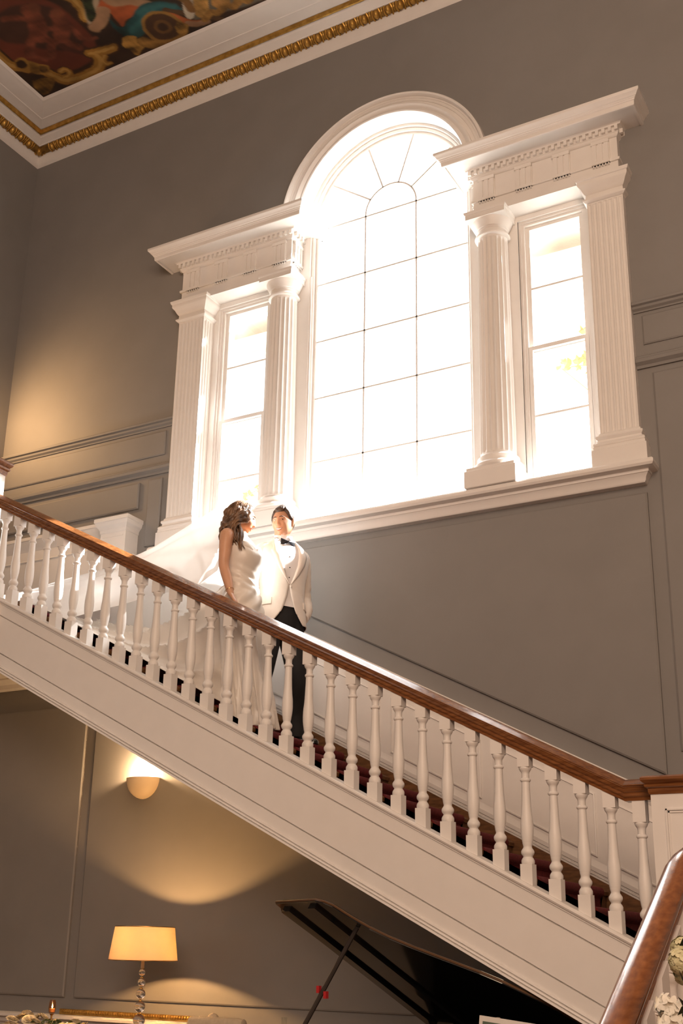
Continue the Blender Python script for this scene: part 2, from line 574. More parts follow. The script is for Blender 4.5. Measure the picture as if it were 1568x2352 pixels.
    poly([(70, 185), (100, 180), (125, 185), (108, 215), (90, 215)], (.13, .065, .012), .012, n3, .9)
    # pale sky and the leafy swag between the figures
    poly([(185, -30), (215, -30), (232, 20), (218, 45), (205, 55), (196, 30)], (.36, .27, .17), .02)
    stroke([(198, -10), (205, 15), (214, 42)], .05, (.020, .028, .010), .02, n3, .9)
    # seated figure: orange robe, arm, teal mantle
    poly([(222, 30), (228, 8), (240, -10), (290, -25), (320, 10), (318, 30), (290, 45), (278, 60), (262, 40), (246, 26)], (.34, .075, .022), .015, n2, .5)
    stroke([(240, -8), (262, 4), (300, 2), (340, 12)], .05, (.33, .19, .10), .02)
    stroke([(238, 24), (236, 42), (226, 58)], .058, (.34, .19, .10), .015)
    lay(np.linalg.norm(Q - pc(218, 64), axis=1) - .06, (.34, .19, .10), .02)
    poly([(248, 40), (275, 62), (300, 40), (330, 10), (380, 4), (420, 20), (400, 30), (352, 44), (335, 62), (325, 82), (292, 88), (262, 68)], (.012, .060, .062), .02, n2, .7)
    stroke([(300, 70), (330, 48), (352, 24)], .03, (.030, .115, .115), .04)
    stroke([(320, 30), (360, 14), (400, 14)], .03, (.026, .10, .10), .04)
    poly([(366, 40), (380, 24), (410, 34), (440, 46), (468, 46), (440, 58), (400, 52)], (.33, .085, .024), .015, n2, .5)
    stroke([(430, 54), (452, 56), (474, 50)], .035, (.32, .17, .09), .012)
    stroke([(380, 22), (450, 34), (520, 48)], .028, (.07, .034, .014), .01)
    # acanthus and scroll under the figure
    poly([(278, 88), (292, 82), (312, 84), (318, 100), (335, 92), (352, 98), (330, 110), (318, 126), (300, 116), (282, 108)], (.32, .165, .035), .01, n3, .8)
    stroke([(330, 95), (360, 102), (400, 84), (416, 70)], .06, (.20, .10, .022), .012, n3, .7)
    for r, col in ((.20, (.24, .12, .026)), (.165, (.055, .024, .010)), (.085, (.13, .06, .016)), (.05, (.04, .018, .008))):
        lay(np.linalg.norm(Q - pc(374, 62), axis=1) - r, col, .012)
    poly([(400, 60), (408, 50), (430, 58), (424, 74), (408, 78)], (.27, .14, .03), .01, n3, .7)
    # balustrade and gilded feet at the far end
    poly([(430, -40), (640, -60), (620, -10), (470, 40), (440, 36)], (.12, .10, .07), .02, n1)
    stroke([(455, -20), (462, 10), (464, 28)], .07, (.38, .20, .05), .012, n3, .6)
    stroke([(500, -30), (508, 4)], .09, (.26, .13, .035), .015, n3, .6)
    poly([(415, -10), (436, -14), (446, 34), (430, 40)], (.42, .36, .27), .012)
    stroke([(400, -10), (425, 0), (440, 20)], .04, (.15, .07, .02), .015)
    for k in range(5):
        stroke([(470 + 34 * k, 46 - 16 * k), (486 + 34 * k, 30 - 16 * k), (500 + 34 * k, 32 - 16 * k)], .035, (.24, .12, .028), .012, n3, .7)
    C[:] = np.clip(C * (1 + .10 * n3)[:, None], 0.002, 1)
    verts = np.c_[P, np.full(len(P), z)]
    idx = np.arange(nx * ny).reshape(ny, nx)
    q = np.stack([idx[:-1, :-1], idx[1:, :-1], idx[1:, 1:], idx[:-1, 1:]], -1).reshape(-1, 4)
    me = bpy.data.meshes.new('ceiling_mural')
    me.vertices.add(len(verts)); me.vertices.foreach_set('co', verts.ravel())
    me.loops.add(q.size); me.loops.foreach_set('vertex_index', q.ravel().astype(np.int32))
    me.polygons.add(len(q)); me.polygons.foreach_set('loop_start', np.arange(0, q.size, 4, dtype=np.int32))
    me.update(calc_edges=True)
    ca = me.color_attributes.new('paint', 'FLOAT_COLOR', 'POINT')
    ca.data.foreach_set('color', np.c_[C, np.ones(len(C))].ravel().astype(np.float32))
    m = bpy.data.materials.new('oil_paint')
    m.use_nodes = True
    nt = m.node_tree
    at = nt.nodes.new('ShaderNodeVertexColor'); at.layer_name = 'paint'
    b = nt.nodes['Principled BSDF']
    nt.links.new(at.outputs['Color'], b.inputs['Base Color'])
    b.inputs['Roughness'].default_value = .6
    me.materials.append(m)
    o = bpy.data.objects.new('ceiling_mural', me)
    COL.objects.link(o)
    tag(o, 'dark painted ceiling with robed figures, gilt scrolls and a red cartouche inside the white cornice', 'painting')
ceiling_painting()
# ------------------------------------------------------------------ the great three-part window
win = empty('window_1', (XC, YW, 3.25))
structure(win)
def wpart(m, name, material=None, parent=None, **k):
    o = m.build(name, material or M['white'], parent or win, **k)
    if (parent or win) is win:
        o.matrix_parent_inverse = Matrix.Translation(win.location).inverted()
    return o
def ux(u0, u1, s):
    a, b = XC + s * u0, XC + s * u1
    return (a, b) if a < b else (b, a)

# sill and apron
m = MB()
x0, x1 = XC - 2.06, XC + 2.06
m.band(x0, x1, YW - .05, YW + .2, [(0, 3.19), (.075, 3.19), (.10, 3.196), (.11, 3.212), (.11, 3.232), (.10, 3.246), (.085, 3.25), (0, 3.25)])
m.band(x0, x1, YW - .04, YW + .01, [(.02, 3.105), (.025, 3.11), (.03, 3.118), (.034, 3.14), (.05, 3.162), (.055, 3.168), (.06, 3.168), (.06, 3.192), (0, 3.192)])
wpart(m, 'window_sill', angle=30)

def fluted_slab(x0, x1, yf, yb, z0, z1, n_front, side_sign, n_side, mb):
    """pilaster shaft: flutes on the front and on the side towards the window"""
    def profile(k):
        pts = []
        w = (x1 - x0); fil = w / (n_front * 1.0) ; r = fil * .36
        xs = []
        for i in range(n_front):
            c = x0 + fil * (i + .5)
            for a in np.linspace(PI, 0, 7):
                pts.append((c + r * math.cos(a), yf + k * r * .75 * math.sin(a)))
        front = [(x0, yf)] + pts + [(x1, yf)]
        d = (.11)
        side = []
        if n_side:
            fs = d / n_side; rs = fs * .34
            for i in range(n_side):
                c = yf + .012 + fs * (i + .5)
                for a in np.linspace(PI, 0, 7):
                    side.append((-k * rs * .8 * math.sin(a), c + rs * -math.cos(PI - a) if False else c + rs * math.cos(a)))
        out = list(front)
        if side_sign > 0:
            out += [(x1 + dx, y) for dx, y in side[::1]] if False else [(x1 + dx, y) for dx, y in sorted(side, key=lambda q: q[1])]
            out += [(x1, yb), (x0, yb)]
        else:
            out += [(x1, yb), (x0, yb)] + [(x0 - dx, y) for dx, y in sorted(side, key=lambda q: -q[1])]
        return out
    h = .025
    zs = [(z0, 0), (z0 + .03, 0), (z0 + .033, .45), (z0 + .04, .8), (z0 + .055, 1), (z1 - .055, 1), (z1 - .04, .8), (z1 - .033, .45), (z1 - .03, 0), (z1, 0)]
    mb.rings([[(x, y, z) for x, y in profile(k)] for z, k in zs])

for s in (-1, 1):
    # pilaster: plinth, base, fluted shaft, capital
    xa, xb = ux(1.790, 2.068, s)
    m = MB()
    fluted_slab(xa, xb, YW - .06, YW + .2, 3.50, 5.475, 7, -s, 3, m)
    sh = wpart(m, 'pilaster', angle=30)
    m = MB()
    m.band(xa, xb, YW - .06, YW + .2, [(.055, 3.25), (.055, 3.385), (.045, 3.392), (.045, 3.412), (.03, 3.42)])
    m.band(xa, xb, YW - .06, YW + .2, [(.0, 3.41), (.036, 3.41), (.044, 3.42), (.044, 3.435), (.034, 3.447), (.02, 3.455), (.018, 3.47), (.026, 3.478), (.03, 3.488), (.026, 3.50), (.012, 3.506), (.010, 3.52), (0, 3.53)])
    o = m.build('pilaster_base', M['white'], sh)
    m = MB()
    m.band(xa, xb, YW - .06, YW + .2, [(0, 5.455), (.012, 5.462), (.024, 5.472), (.026, 5.484), (.006, 5.49), (.004, 5.53), (.012, 5.536), (.022, 5.552), (.034, 5.578), (.05, 5.596), (.054, 5.606), (.054, 5.63), (.062, 5.634), (.068, 5.652), (.068, 5.66), (0, 5.66)])
    m.build('pilaster_capital', M['white'], sh)

    # free column: plinth, torus base, fluted shaft with taper, Doric capital
    cx, cy = XC + s * .984, YW + .03
    m = MB()
    nfl, seg = 20, 6
    rows = []
    zs = list(np.linspace(3.545, 5.43, 9))
    zrows = [(3.53, 0), (3.545, 0), (3.552, .5), (3.575, 1)] + [(z, 1) for z in zs[1:-1]] + [(5.385, 1), (5.405, .5), (5.412, 0), (5.44, 0)]
    for z, k in zrows:
        t = (z - 3.53) / 1.9
        r = .137 - .0125 * t - .006 * t * t
        ring = []
        for i in range(nfl):
            for j in range(seg):
                a = 2 * PI * (i + j / seg) / nfl
                f = math.sin(PI * j / seg) if j else 0
                ring.append((cx + (r - k * .013 * f) * math.cos(a), cy + (r - k * .013 * f) * math.sin(a), z))
        rows.append(ring)
    m.rings(rows)
    col = wpart(m, 'column', angle=28)
    m = MB()
    m.bevbox(cx - .20, cx + .20, cy - .20, cy + .20, 3.25, 3.385, .004)
    m.box(cx - .188, cx + .188, cy - .188, cy + .188, 3.38, 3.41)
    m.lathe([(.15, 3.405), (.178, 3.408), (.192, 3.425), (.192, 3.445), (.178, 3.462), (.158, 3.468), (.154, 3.485), (.160, 3.50), (.160, 3.512), (.150, 3.52), (.140, 3.53), (.132, 3.545), (.1, 3.545)], cx, cy, 36)
    m.build('column_base', M['white'], col)
    m = MB()
    m.lathe([(.10, 5.425), (.122, 5.428), (.138, 5.434), (.142, 5.445), (.136, 5.456), (.122, 5.46), (.120, 5.49), (.126, 5.495), (.126, 5.503), (.134, 5.508), (.136, 5.518), (.150, 5.545), (.160, 5.565), (.162, 5.58), (.12, 5.585)], cx, cy, 36)
    m.box(cx - .166, cx + .166, cy - .166, cy + .166, 5.578, 5.622)
    m.band(cx - .160, cx + .160, cy - .160, cy + .160, [(0, 5.62), (.010, 5.62), (.016, 5.632), (.016, 5.645), (0, 5.645)])
    m.build('column_capital', M['white'], col)

    # entablature
    xa, xb = ux(.867, 2.053, s)
    yf, yb = YW - .07, YW + .2
    m = MB()
    m.box(xa, xb, yf, yb, 5.645, 5.765)
    m.band(xa, xb, yf, yb, [(0, 5.76), (.014, 5.76), (.016, 5.768), (.016, 5.782), (0, 5.786)])
    m.box(xa, xb, yf + .004, yb, 5.78, 6.02)
    ent = wpart(m, 'entablature', smooth=False)
    m = MB()
    m.band(xa, xb, yf, yb, [(0, 5.978), (.008, 5.982), (.016, 5.992), (.02, 6.004), (.024, 6.006), (.024, 6.05), (.045, 6.052), (.05, 6.062), (.06, 6.067),
                            (.172, 6.067), (.174, 6.058), (.192, 6.058), (.196, 6.064), (.198, 6.094), (.204, 6.098), (.206, 6.106), (.212, 6.110), (.212, 6.116),
                            (.222, 6.122), (.232, 6.138), (.243, 6.146), (.246, 6.152), (.246, 6.171), (0, 6.171)])
    m.build('cornice', M['white'], ent, angle=25)
    # dentils, each its own block
    dn = MB(); dn.box(-.0125, .0125, -.012, .014, -.019, .019)
    d0 = None
    def put_dentil(x, y, rz):
        global d0
        if d0 is None or d0.parent is not ent:
            o = dn.build('dentil', M['white'], ent, smooth=False)
            d0 = o
        else:
            o = clone(d0, parent=ent)
        o.location = (x, y, 6.030); o.rotation_euler = (0, 0, rz)
    nd = 25
    for k in range(nd):
        put_dentil(xa - .012 + (xb - xa + .024) * k / (nd - 1), yf - .036, 0)
    for k in range(1, 5):
        put_dentil(xa - .036, yf - .024 + .0495 * k, PI / 2)
        put_dentil(xb + .036, yf - .024 + .0495 * k, PI / 2)
    # triglyphs with their guttae
    m = MB()
    hw, zt, zb, yt = .070, 5.975, 5.786, -.022
    m.box(-hw, hw, yt - .004, 0, zt - .03, zt)
    for c in (-.047, 0, .047):
        m.add([(c - .0165, 0, zb), (c - .0165, yt, zb), (c + .0165, yt, zb), (c + .0165, 0, zb),
               (c - .0165, 0, zt - .03), (c - .0165, yt, zt - .03), (c + .0165, yt, zt - .03), (c + .0165, 0, zt - .03)],
              [(0, 1, 5, 4), (1, 2, 6, 5), (2, 3, 7, 6), (0, 3, 2, 1), (4, 5, 6, 7)])
    m.box(-hw, hw, yt + .010, 0, zb, zt)
    m.box(-hw, hw, yt - .006, 0, zb - .026, zb - .004)
    for k in range(6):
        gx = -hw + hw * 2 * (k + .5) / 6
        m.lathe([(.005, zb - .027), (.008, zb - .045)], gx, yt + .008, 7)
    t0 = m.build('triglyph', M['white'], ent, smooth=False)
    us = [.985, 1.300, 1.612, 1.925]
    for k, u in enumerate(us):
        o = t0 if k == 0 else clone(t0, parent=ent)
        o.location = (XC + s * u, yf + .004, 0)
    o = clone(t0, parent=ent)
    o.location = (XC + s * .867, YW + .03, 0); o.rotation_euler = (0, 0, -s * PI / 2 if s < 0 else -PI / 2)
    o.rotation_euler = (0, 0, PI / 2 if s < 0 else -PI / 2)

    # the pier behind the column and the casing of the side light
    m = MB()
    pa, pb = ux(.755, 1.170, s)
    m.box(pa, pb, YW + .11, YW + .30, 3.19, 5.66)
    wpart(m, 'pier', smooth=False)
    ga, gb = 1.246, 1.660
    m = MB()
    def frame(u0, u1, z0, z1, w, y0, y1):
        a, b = ux(u0, u1, s)
        m.box(a - w, a, y0, y1, z0 - w, z1 + w); m.box(b, b + w, y0, y1, z0 - w, z1 + w)
        m.box(a, b, y0, y1, z1, z1 + w); m.box(a, b, y0, y1, z0 - w, z0)
    frame(1.170, 1.735, 3.25, 5.60, .14, YW + .105, YW + .33)
    frame(1.190, 1.716, 3.27, 5.58, .022, YW + .122, YW + .30)
    frame(1.214, 1.692, 3.29, 5.56, .026, YW + .135, YW + .30)
    wpart(m, 'window_casing', smooth=False)
    # two sashes with a bar in each
    for (z0, z1, zm, yy) in ((4.443, 5.545, 4.992, YW + .165), (3.30, 4.443, 3.872, YW + .135)):
        m = MB()
        a, b = ux(ga, gb, s)
        w = .034
        m.box(a - w, a, yy, yy + .03, z0 - .02, z1 + .02); m.box(b, b + w, yy, yy + .03, z0 - .02, z1 + .02)
        m.box(a, b, yy, yy + .03, z1 - .012, z1 + .022); m.box(a, b, yy, yy + .03, z0 - .02, z0 + .012)
        m.box(a, b, yy + .004, yy + .026, zm - .009, zm + .009)
        sa = wpart(m, 'sash', smooth=False)
        for (q0, q1) in ((z0 + .012, zm - .009), (zm + .009, z1 - .012)):
            g = MB(); g.box(a, b, yy + .012, yy + .016, q0, q1)
            g.build('pane', M['glass'], sa, smooth=False)

# arch: archivolt, inner lining, casing
def arch_sweep(m, prof, n=56, z0=SPRING, legs=None):
    """prof = closed [(radius, y)] swept over the half circle; legs = lower end of straight legs"""
    rings = []
    if legs is not None:
        rings.append([(XC + r, y, legs) for r, y in prof])
    for k in range(n + 1):
        a = PI * k / n
        rings.append([(XC + r * math.cos(a), y, z0 + r * math.sin(a)) for r, y in prof])
    if legs is not None:
        rings.append([(XC - r, y, legs) for r, y in prof])
    m.rings(rings)
Y = YW
m = MB()
arch_sweep(m, [(.795, Y + .12), (.795, Y - .045), (.803, Y - .062), (.815, Y - .066), (.830, Y - .060), (.836, Y - .050), (.842, Y - .052), (.858, Y - .070),
               (.872, Y - .074), (.884, Y - .066), (.886, Y - .040), (.915, Y - .036), (.917, Y - .042), (.940, Y - .042), (.942, Y - .046), (.957, Y - .046), (.962, Y - .060), (.968, Y - .078), (.980, Y - .082), (.990, Y - .074), (.992, Y + .01), (.992, Y + .12)])
wpart(m, 'archivolt', angle=40)
m = MB()
arch_sweep(m, [(.945, Y + .10), (.945, Y + .355), (.742, Y + .34), (.742, Y + .128), (.755, Y + .118), (.766, Y + .122), (.772, Y + .104)], legs=3.25)
arch_sweep(m, [(.744, Y + .150), (.744, Y + .20), (.716, Y + .20), (.716, Y + .156), (.724, Y + .148)], legs=3.25)
wpart(m, 'arch_casing', angle=40)

# glazing of the middle light: bars first, then every pane
YG = YW + .174
m = MB()
bw, bd = .0075, .016
rows = [3.876, 4.468, 5.014, 5.581, 6.149]
GR = .720
for u in (-.2456, .2456):
    m.box(XC + u - bw, XC + u + bw, YG - bd, YG + bd, 3.25, SPRING)
for z in rows:
    m.box(XC - GR, XC + GR, YG - bd, YG + bd, z - bw, z + bw)
arch_sweep(m, [(.2456 - bw, YG - bd), (.2456 + bw, YG - bd), (.2456 + bw, YG + bd), (.2456 - bw, YG + bd)], n=30)
for ang in (36, 72, 108, 144):
    a = math.radians(ang); c, sn = math.cos(a), math.sin(a)
    p = [(.2456, -bw), (GR, -bw), (GR, bw), (.2456, bw)]
    m.rings([[(XC + r * c - q * sn, y, SPRING + r * sn + q * c) for r, q in p] for y in (YG - bd, YG + bd)])
bars = wpart(m, 'glazing_bars', smooth=False)
zz = [3.25] + rows
for i in range(len(zz) - 1):
    for (a, b) in ((-GR, -.2456 - bw), (-.2456 + bw, .2456 - bw), (.2456 + bw, GR)):
        g = MB(); g.box(XC + a, XC + b, YG - .003, YG + .003, zz[i] + bw, zz[i + 1] - bw)
        wpart(g, 'pane', M['glass'], bars, smooth=False)
g = MB()
arc = [(XC + .238 * math.cos(PI * k / 16), SPRING + .238 * math.sin(PI * k / 16)) for k in range(17)]
g.rings([[(x, y, z) for x, z in arc] for y in (YG - .003, YG + .003)])
g.build('pane', M['glass'], bars, smooth=False)
for k in range(5):
    a0, a1 = math.radians(36 * k + .8), math.radians(36 * k + 35.2)
    aa = np.linspace(a0, a1, 8)
    pts = [(XC + .254 * math.cos(a), SPRING + .254 * math.sin(a)) for a in aa] + [(XC + GR * math.cos(a), SPRING + GR * math.sin(a)) for a in aa[::-1]]
    g = MB(); g.rings([[(x, y, z) for x, z in pts] for y in (YG - .003, YG + .003)])
    g.build('pane', M['glass'], bars, smooth=False)

# ------------------------------------------------------------------ outside: ground, eaves, creeper
mb = MB(); mb.box(-60, 60, YW + .36, 90, -1.9, -1.6)
structure(mb.build('ground', mat('pale_gravel', (.42, .40, .36), rough=.9, var=.1, scale=3), smooth=False))
stone = mat('limestone', (.66, .57, .47), rough=.85, var=.06, scale=6, bump=.2)
for s, side in ((-1, 'left-hand'), (1, 'right-hand')):
    mb = MB()
    a, b = ux(1.15, 1.78, s)
    mb.box(a, b, YW + .36, YW + .62, 5.40, 5.56)
    mb.box(a, b, YW + .62, YW + .70, 5.36, 5.60)
    wh = mb.build('window_hood', stone, smooth=False)
    tag(wh, 'pale stone hood outside the top of the ' + side + ' side window', 'window hood')
leafm = mat('autumn_leaf', (.62, .30, .12), color2=(.72, .46, .22), rough=.6, scale=4)
def creeper(label, x, z_list, yy=YW + .40):
    root = empty('creeper', (x, yy, z_list[0][1]))
    tag(root, label, 'plant')
    st = MB()
    pts = [(dx, 0, z - z_list[0][1]) for dx, z in z_list]
    st.tube(pts, .006, 6)
    st.build('stem', leafm, root)
    lf = MB()
    lf.add([(0, 0, 0), (.028, .004, .012), (.038, 0, .040), (.016, .003, .045), (0, 0, .075), (-.016, .003, .045), (-.038, 0, .040), (-.028, .004, .012), (0, -.008, .03)],
           [(0, 1, 8), (1, 2, 8), (2, 3, 8), (3, 4, 8), (4, 5, 8), (5, 6, 8), (6, 7, 8), (7, 0, 8)])
    l0 = lf.build('leaf', leafm, root, smooth=False)
    first = True
    for k, (dx, z) in enumerate(z_list):
        for j in range(3):
            o = l0 if first else clone(l0, parent=root)
            first = False
            o.location = (dx + random.uniform(-.05, .05), -.01 - .01 * random.random(), z - z_list[0][1] + random.uniform(-.05, .05))
            sc = random.uniform(.7, 1.25)
            o.scale = (sc, sc, sc)
            o.rotation_euler = (random.uniform(-.5, .5), random.uniform(-2.8, 2.8), random.uniform(-.5, .5))
creeper('orange autumn creeper outside the right-hand side window', XC + 1.64, [(0, 4.60), (-.02, 4.42), (.02, 4.32), (-.12, 4.36), (-.25, 4.36), (.02, 4.05), (.03, 3.98)])
creeper('pinkish creeper leaves outside the left-hand side window', XC - 1.58, [(0, 3.50), (.01, 3.65), (.03, 3.80), (.18, 3.86), (.30, 3.92)])
# ------------------------------------------------------------------ the staircase along the window wall
YBAL = 6.134
def sz(x, c): return c - SL * x          # height of a sloping line with offset c
def slope_rings(m, prof, xs, ylist=None):
    """prof = closed [(y, c)] extruded along the slope between xs"""
    m.rings([[(x, y, sz(x, c)) for y, c in prof] for x in xs])

stair = empty('staircase', (-1.6, 6.8, ZF))
tag(stair, 'white panelled staircase with turned balusters and walnut handrail climbing left below the window', 'staircase')
def spart(m, name, material=None, parent=None, **k):
    o = m.build(name, material or M['white'], parent or stair, **k)
    if parent is None:
        o.matrix_parent_inverse = Matrix.Translation(stair.location).inverted()
    return o

X0S, X1S = -6.9, -1.50
m = MB()
slope_rings(m, [(6.205, -.789), (6.072, -.789), (6.064, -.796), (6.062, -.806), (6.068, -.816), (6.078, -.820), (6.078, -.828), (6.085, -.832), (6.085, -.914), (6.100, -.916), (6.100, -.923), (6.093, -.925),
                (6.093, -1.190), (6.108, -1.191), (6.108, -1.198), (6.088, -1.199), (6.088, -1.278), (6.076, -1.282), (6.074, -1.291), (6.084, -1.293), (6.084, -1.297), (6.070, -1.299), (6.067, -1.309), (6.078, -1.311), (6.078, -1.315), (6.060, -1.317), (6.058, -1.328), (6.205, -1.328)], (X0S, X1S))
spart(m, 'stringer', angle=20)
m = MB()
slope_rings(m, [(6.20, -1.31), (7.57, -1.31), (7.57, -1.24), (6.20, -1.24)], (X0S, X1S))
spart(m, 'soffit', smooth=False)
# steps, each one its own piece
TR, XN0 = .311, -3.80
def nose(k): return XN0 - TR * k
def znose(k): return -.758 - SL * nose(k)
for k in range(-7, 9):
    xn, z = nose(k), znose(k)
    m = MB()
    back = nose(k + 1) if k < 8 else nose(k) - .2
    prof = [(xn + .018, z - .012), (xn + .012, z), (back - .01, z), (back - .01, z - .20), (xn, z - .20), (xn, z - .034), (xn + .014, z - .034)]
    m.rings([[(x, y, zz) for x, zz in prof] for y in (6.205, 7.545)])
    spart(m, 'step', M['stepwood'], smooth=False)
ZLAND = znose(8)
m = MB(); m.box(XL, nose(8) - .05, 6.06, YW, ZLAND - .22, ZLAND)
spart(m, 'landing', M['white'], smooth=False)
ZLOW = znose(-7) - SL * TR
m = MB(); m.box(nose(-7) - .02, 1.4, 6.0, YW, ZLOW - .25, ZLOW)
spart(m, 'lower_landing', M['stepwood'], smooth=False)

# baluster: square blocks cut to the slope, turned vase between
bal_prof = [(.030, .094), (.034, .0965), (.0356, .104), (.0352, .116), (.0300, .126), (.0250, .1325), (.0258, .139), (.0310, .1445), (.0346, .152), (.0354, .158), (.0350, .165), (.0300, .1735), (.0262, .179),
            (.0234, .185), (.0236, .190), (.0256, .198), (.0276, .207), (.0276, .212), (.0288, .215), (.0292, .219), (.0318, .235), (.0336, .255), (.0346, .281), (.0340, .315), (.0318, .340), (.0288, .365), (.0265, .400), (.0252, .433),
            (.0238, .47), (.0228, .50), (.0222, .534), (.0262, .537), (.0288, .541), (.0292, .5445), (.0288, .548), (.0258, .552), (.0212, .555), (.0208, .576), (.0226, .586), (.0260, .5915), (.0302, .597), (.0340, .606), (.0350, .612), (.0330, .616)]
def baluster_mb(slope, topc=.689, hw=.0335, basez=0.0):
    m = MB()
    m.rings([[(x, y, basez - slope * x) for x, y in ((-hw, -hw), (hw, -hw), (hw, hw), (-hw, hw))],
             [(x, y, .096) for x, y in ((-hw, -hw), (hw, -hw), (hw, hw), (-hw, hw))]])
    m.lathe(bal_prof, n=20)
    m.rings([[(x, y, .615) for x, y in ((-hw, -hw), (hw, -hw), (hw, hw), (-hw, hw))],
             [(x, y, topc - slope * x + .006) for x, y in ((-hw, -hw), (hw, -hw), (hw, hw), (-hw, hw))]])
    return m
b0 = None
for k in range(-20, 11):
    x = -3.331 + .1554 * k
    if b0 is None:
        b0 = spart(baluster_mb(SL), 'baluster', angle=40)
        o = b0
    else:
        o = clone(b0)
    o.location = (x, YBAL, sz(x, -.789))
x = -3.331 + .1554 * 11
bl = spart(baluster_mb(0.0, topc=.786 - sz(x, -.789), basez=-.02), 'baluster', angle=40)
bl.location = (x, YBAL, sz(x, -.789))

# handrail: moulded section following slope, then level into the newel
half = [(.0, .0145), (.011, .0095), (.030, -.0020), (.050, -.0140), (.061, -.0205), (.0635, -.0235), (.0625, -.0265), (.0590, -.0280), (.0600, -.0310), (.0590, -.0350), (.0560, -.0390), (.0545, -.0460), (.0500, -.0550), (.0440, -.0600), (.0430, -.0640), (.0465, -.0670), (.0465, -.0740), (.0430, -.0800), (.0370, -.0840), (.0360, -.0880), (.0385, -.0910), (.0370, -.1010)]
rail_prof = [(-y, c) for y, c in half[::-1]] + half[1:]
def rail_rings(m, path, prof, yc, horizontal='x'):
    rings = []
    for p in path:
        if horizontal == 'x':
            rings.append([(p[0], yc + y, p[1] + c) for y, c in prof])
        else:
            rings.append([(yc + y, p[0], p[1] + c) for y, c in prof])
    m.rings(rings)
m = MB()
rail_rings(m, [(q, sz(q, 0)) for q in np.linspace(-6.70, -1.72, 24)] + [(-1.690, sz(-1.690, 0)), (-1.660, .868), (-1.50, .868)], rail_prof, YBAL)
hr = spart(m, 'handrail', M['wood'], angle=18)
m = MB()
m.box(-3.6005, -3.599, YBAL - .0465, YBAL + .0465, 1.75, 1.752)
# newel posts with panelled faces and walnut caps
def newel(x0, x1, y0, y1, zb, zt, zc):
    m = MB()
    m.box(x0, x1, y0, y1, zb, zt)
    o = spart(m, 'newel_post', smooth=False)
    p = MB()
    w = x1 - x0
    for (a, b, z0, z1) in ((x0 + w * .2, x1 - w * .2, zb + .15, zt - .075),):
        for (i, d) in ((0, .010), (.012, .006)):
            p.box(a + i, a + i + .008, y0 - d, y0, z0 + i, z1 - i); p.box(b - i - .008, b - i, y0 - d, y0, z0 + i, z1 - i)
            p.box(a + i, b - i, y0 - d, y0, z1 - i - .008, z1 - i); p.box(a + i, b - i, y0 - d, y0, z0 + i, z0 + i + .008)
    p.build('panel_moulding', M['white'], o, smooth=False)
    c = MB()
    h = zc - zt
    rings = []
    for (p_, z) in ((0.006, zt), (.010, zt + .12 * h), (.010, zt + .30 * h), (.022, zt + .38 * h), (.026, zt + .50 * h), (.018, zt + .56 * h), (.032, zt + .66 * h), (.040, zt + .76 * h), (.040, zt + .90 * h), (.030, zc), ):
        rings.append([(x0 - p_, y0 - p_, z), (x1 + p_, y0 - p_, z), (x1 + p_, y1 + p_, z), (x0 - p_, y1 + p_, z)])
    c.rings(rings)
    c.build('newel_cap', M['wood'], o, angle=25)
newel(-1.535, -1.18, 6.02, 6.26, -1.0, .785, .876)
newel(-6.86, -6.632, 6.04, 6.255, 2.2, 3.585, 3.705)

# carpet runner following every riser and tread
m = MB()
top, bot = [], []
for k in range(-7, 9):
    xn, z = nose(k), znose(k)
    for dx, dz in ((.0035, -.158), (.0035, -.050), (.020, -.044), (.030, -.030), (.031, -.012), (.024, .004), (.008, .012)):
        if k == -7 and dz < -.1: dz = -.155
        top.append((xn + dx, z + dz))
    top.append((nose(k + 1) + .006, z + .012))
top.append((XL + .3, ZLAND + .012))
top.append((XL + .3, ZLAND + .001))
low = [(x - .010, z - .009) for x, z in top[::-1][2:]]
m.rings([[(x, y, z) for x, z in top + low] for y in (6.235, 7.40)])
rn = m.build('stair_carpet', M['carpet'], angle=50)
tag(rn, 'dark red carpet runner covering the steps of the staircase', 'carpet')

# wainscot and wall string on the window wall
t3 = MB()
XW0, XW1 = -6.68, -1.0
t3.rings([[(x, y, sz(x, c)) for y, c in [(YW, -.69), (YW - .022, -.69), (YW - .022, .0), (YW, .0)]] for x in (XW0, XW1)])
tw = structure(t3.build('trim_3', M['white'], smooth=False))
def wsl(prof, name, mat_=None, x0=XW0, x1=XW1):
    m = MB()
    m.rings([[(x, YW - p, sz(x, c)) for p, c in prof] for x in (x0, x1)])
    return m.build(name, mat_ or M['white'], tw, angle=25)
wsl([(.0, -.075), (.024, -.075), (.030, -.062), (.034, -.052), (.046, -.036), (.054, -.024), (.058, -.004), (.062, .0), (.062, .020), (.056, .027), (.0, .027)], 'wainscot_cap')
wsl([(0, -.712), (.032, -.712), (.032, -.703), (.026, -.701), (.026, -.697), (.034, -.695), (.034, -.684), (.026, -.682), (.026, -.676), (.036, -.672), (.036, -.645), (.028, -.630), (.022, -.60), (0, -.60)], 'wainscot_skirting')
wsl([(0, -1.05), (.030, -1.05), (.030, -.713), (0, -.713)], 'wall_string', M['stepwood'], x0=-6.35, x1=-1.5)
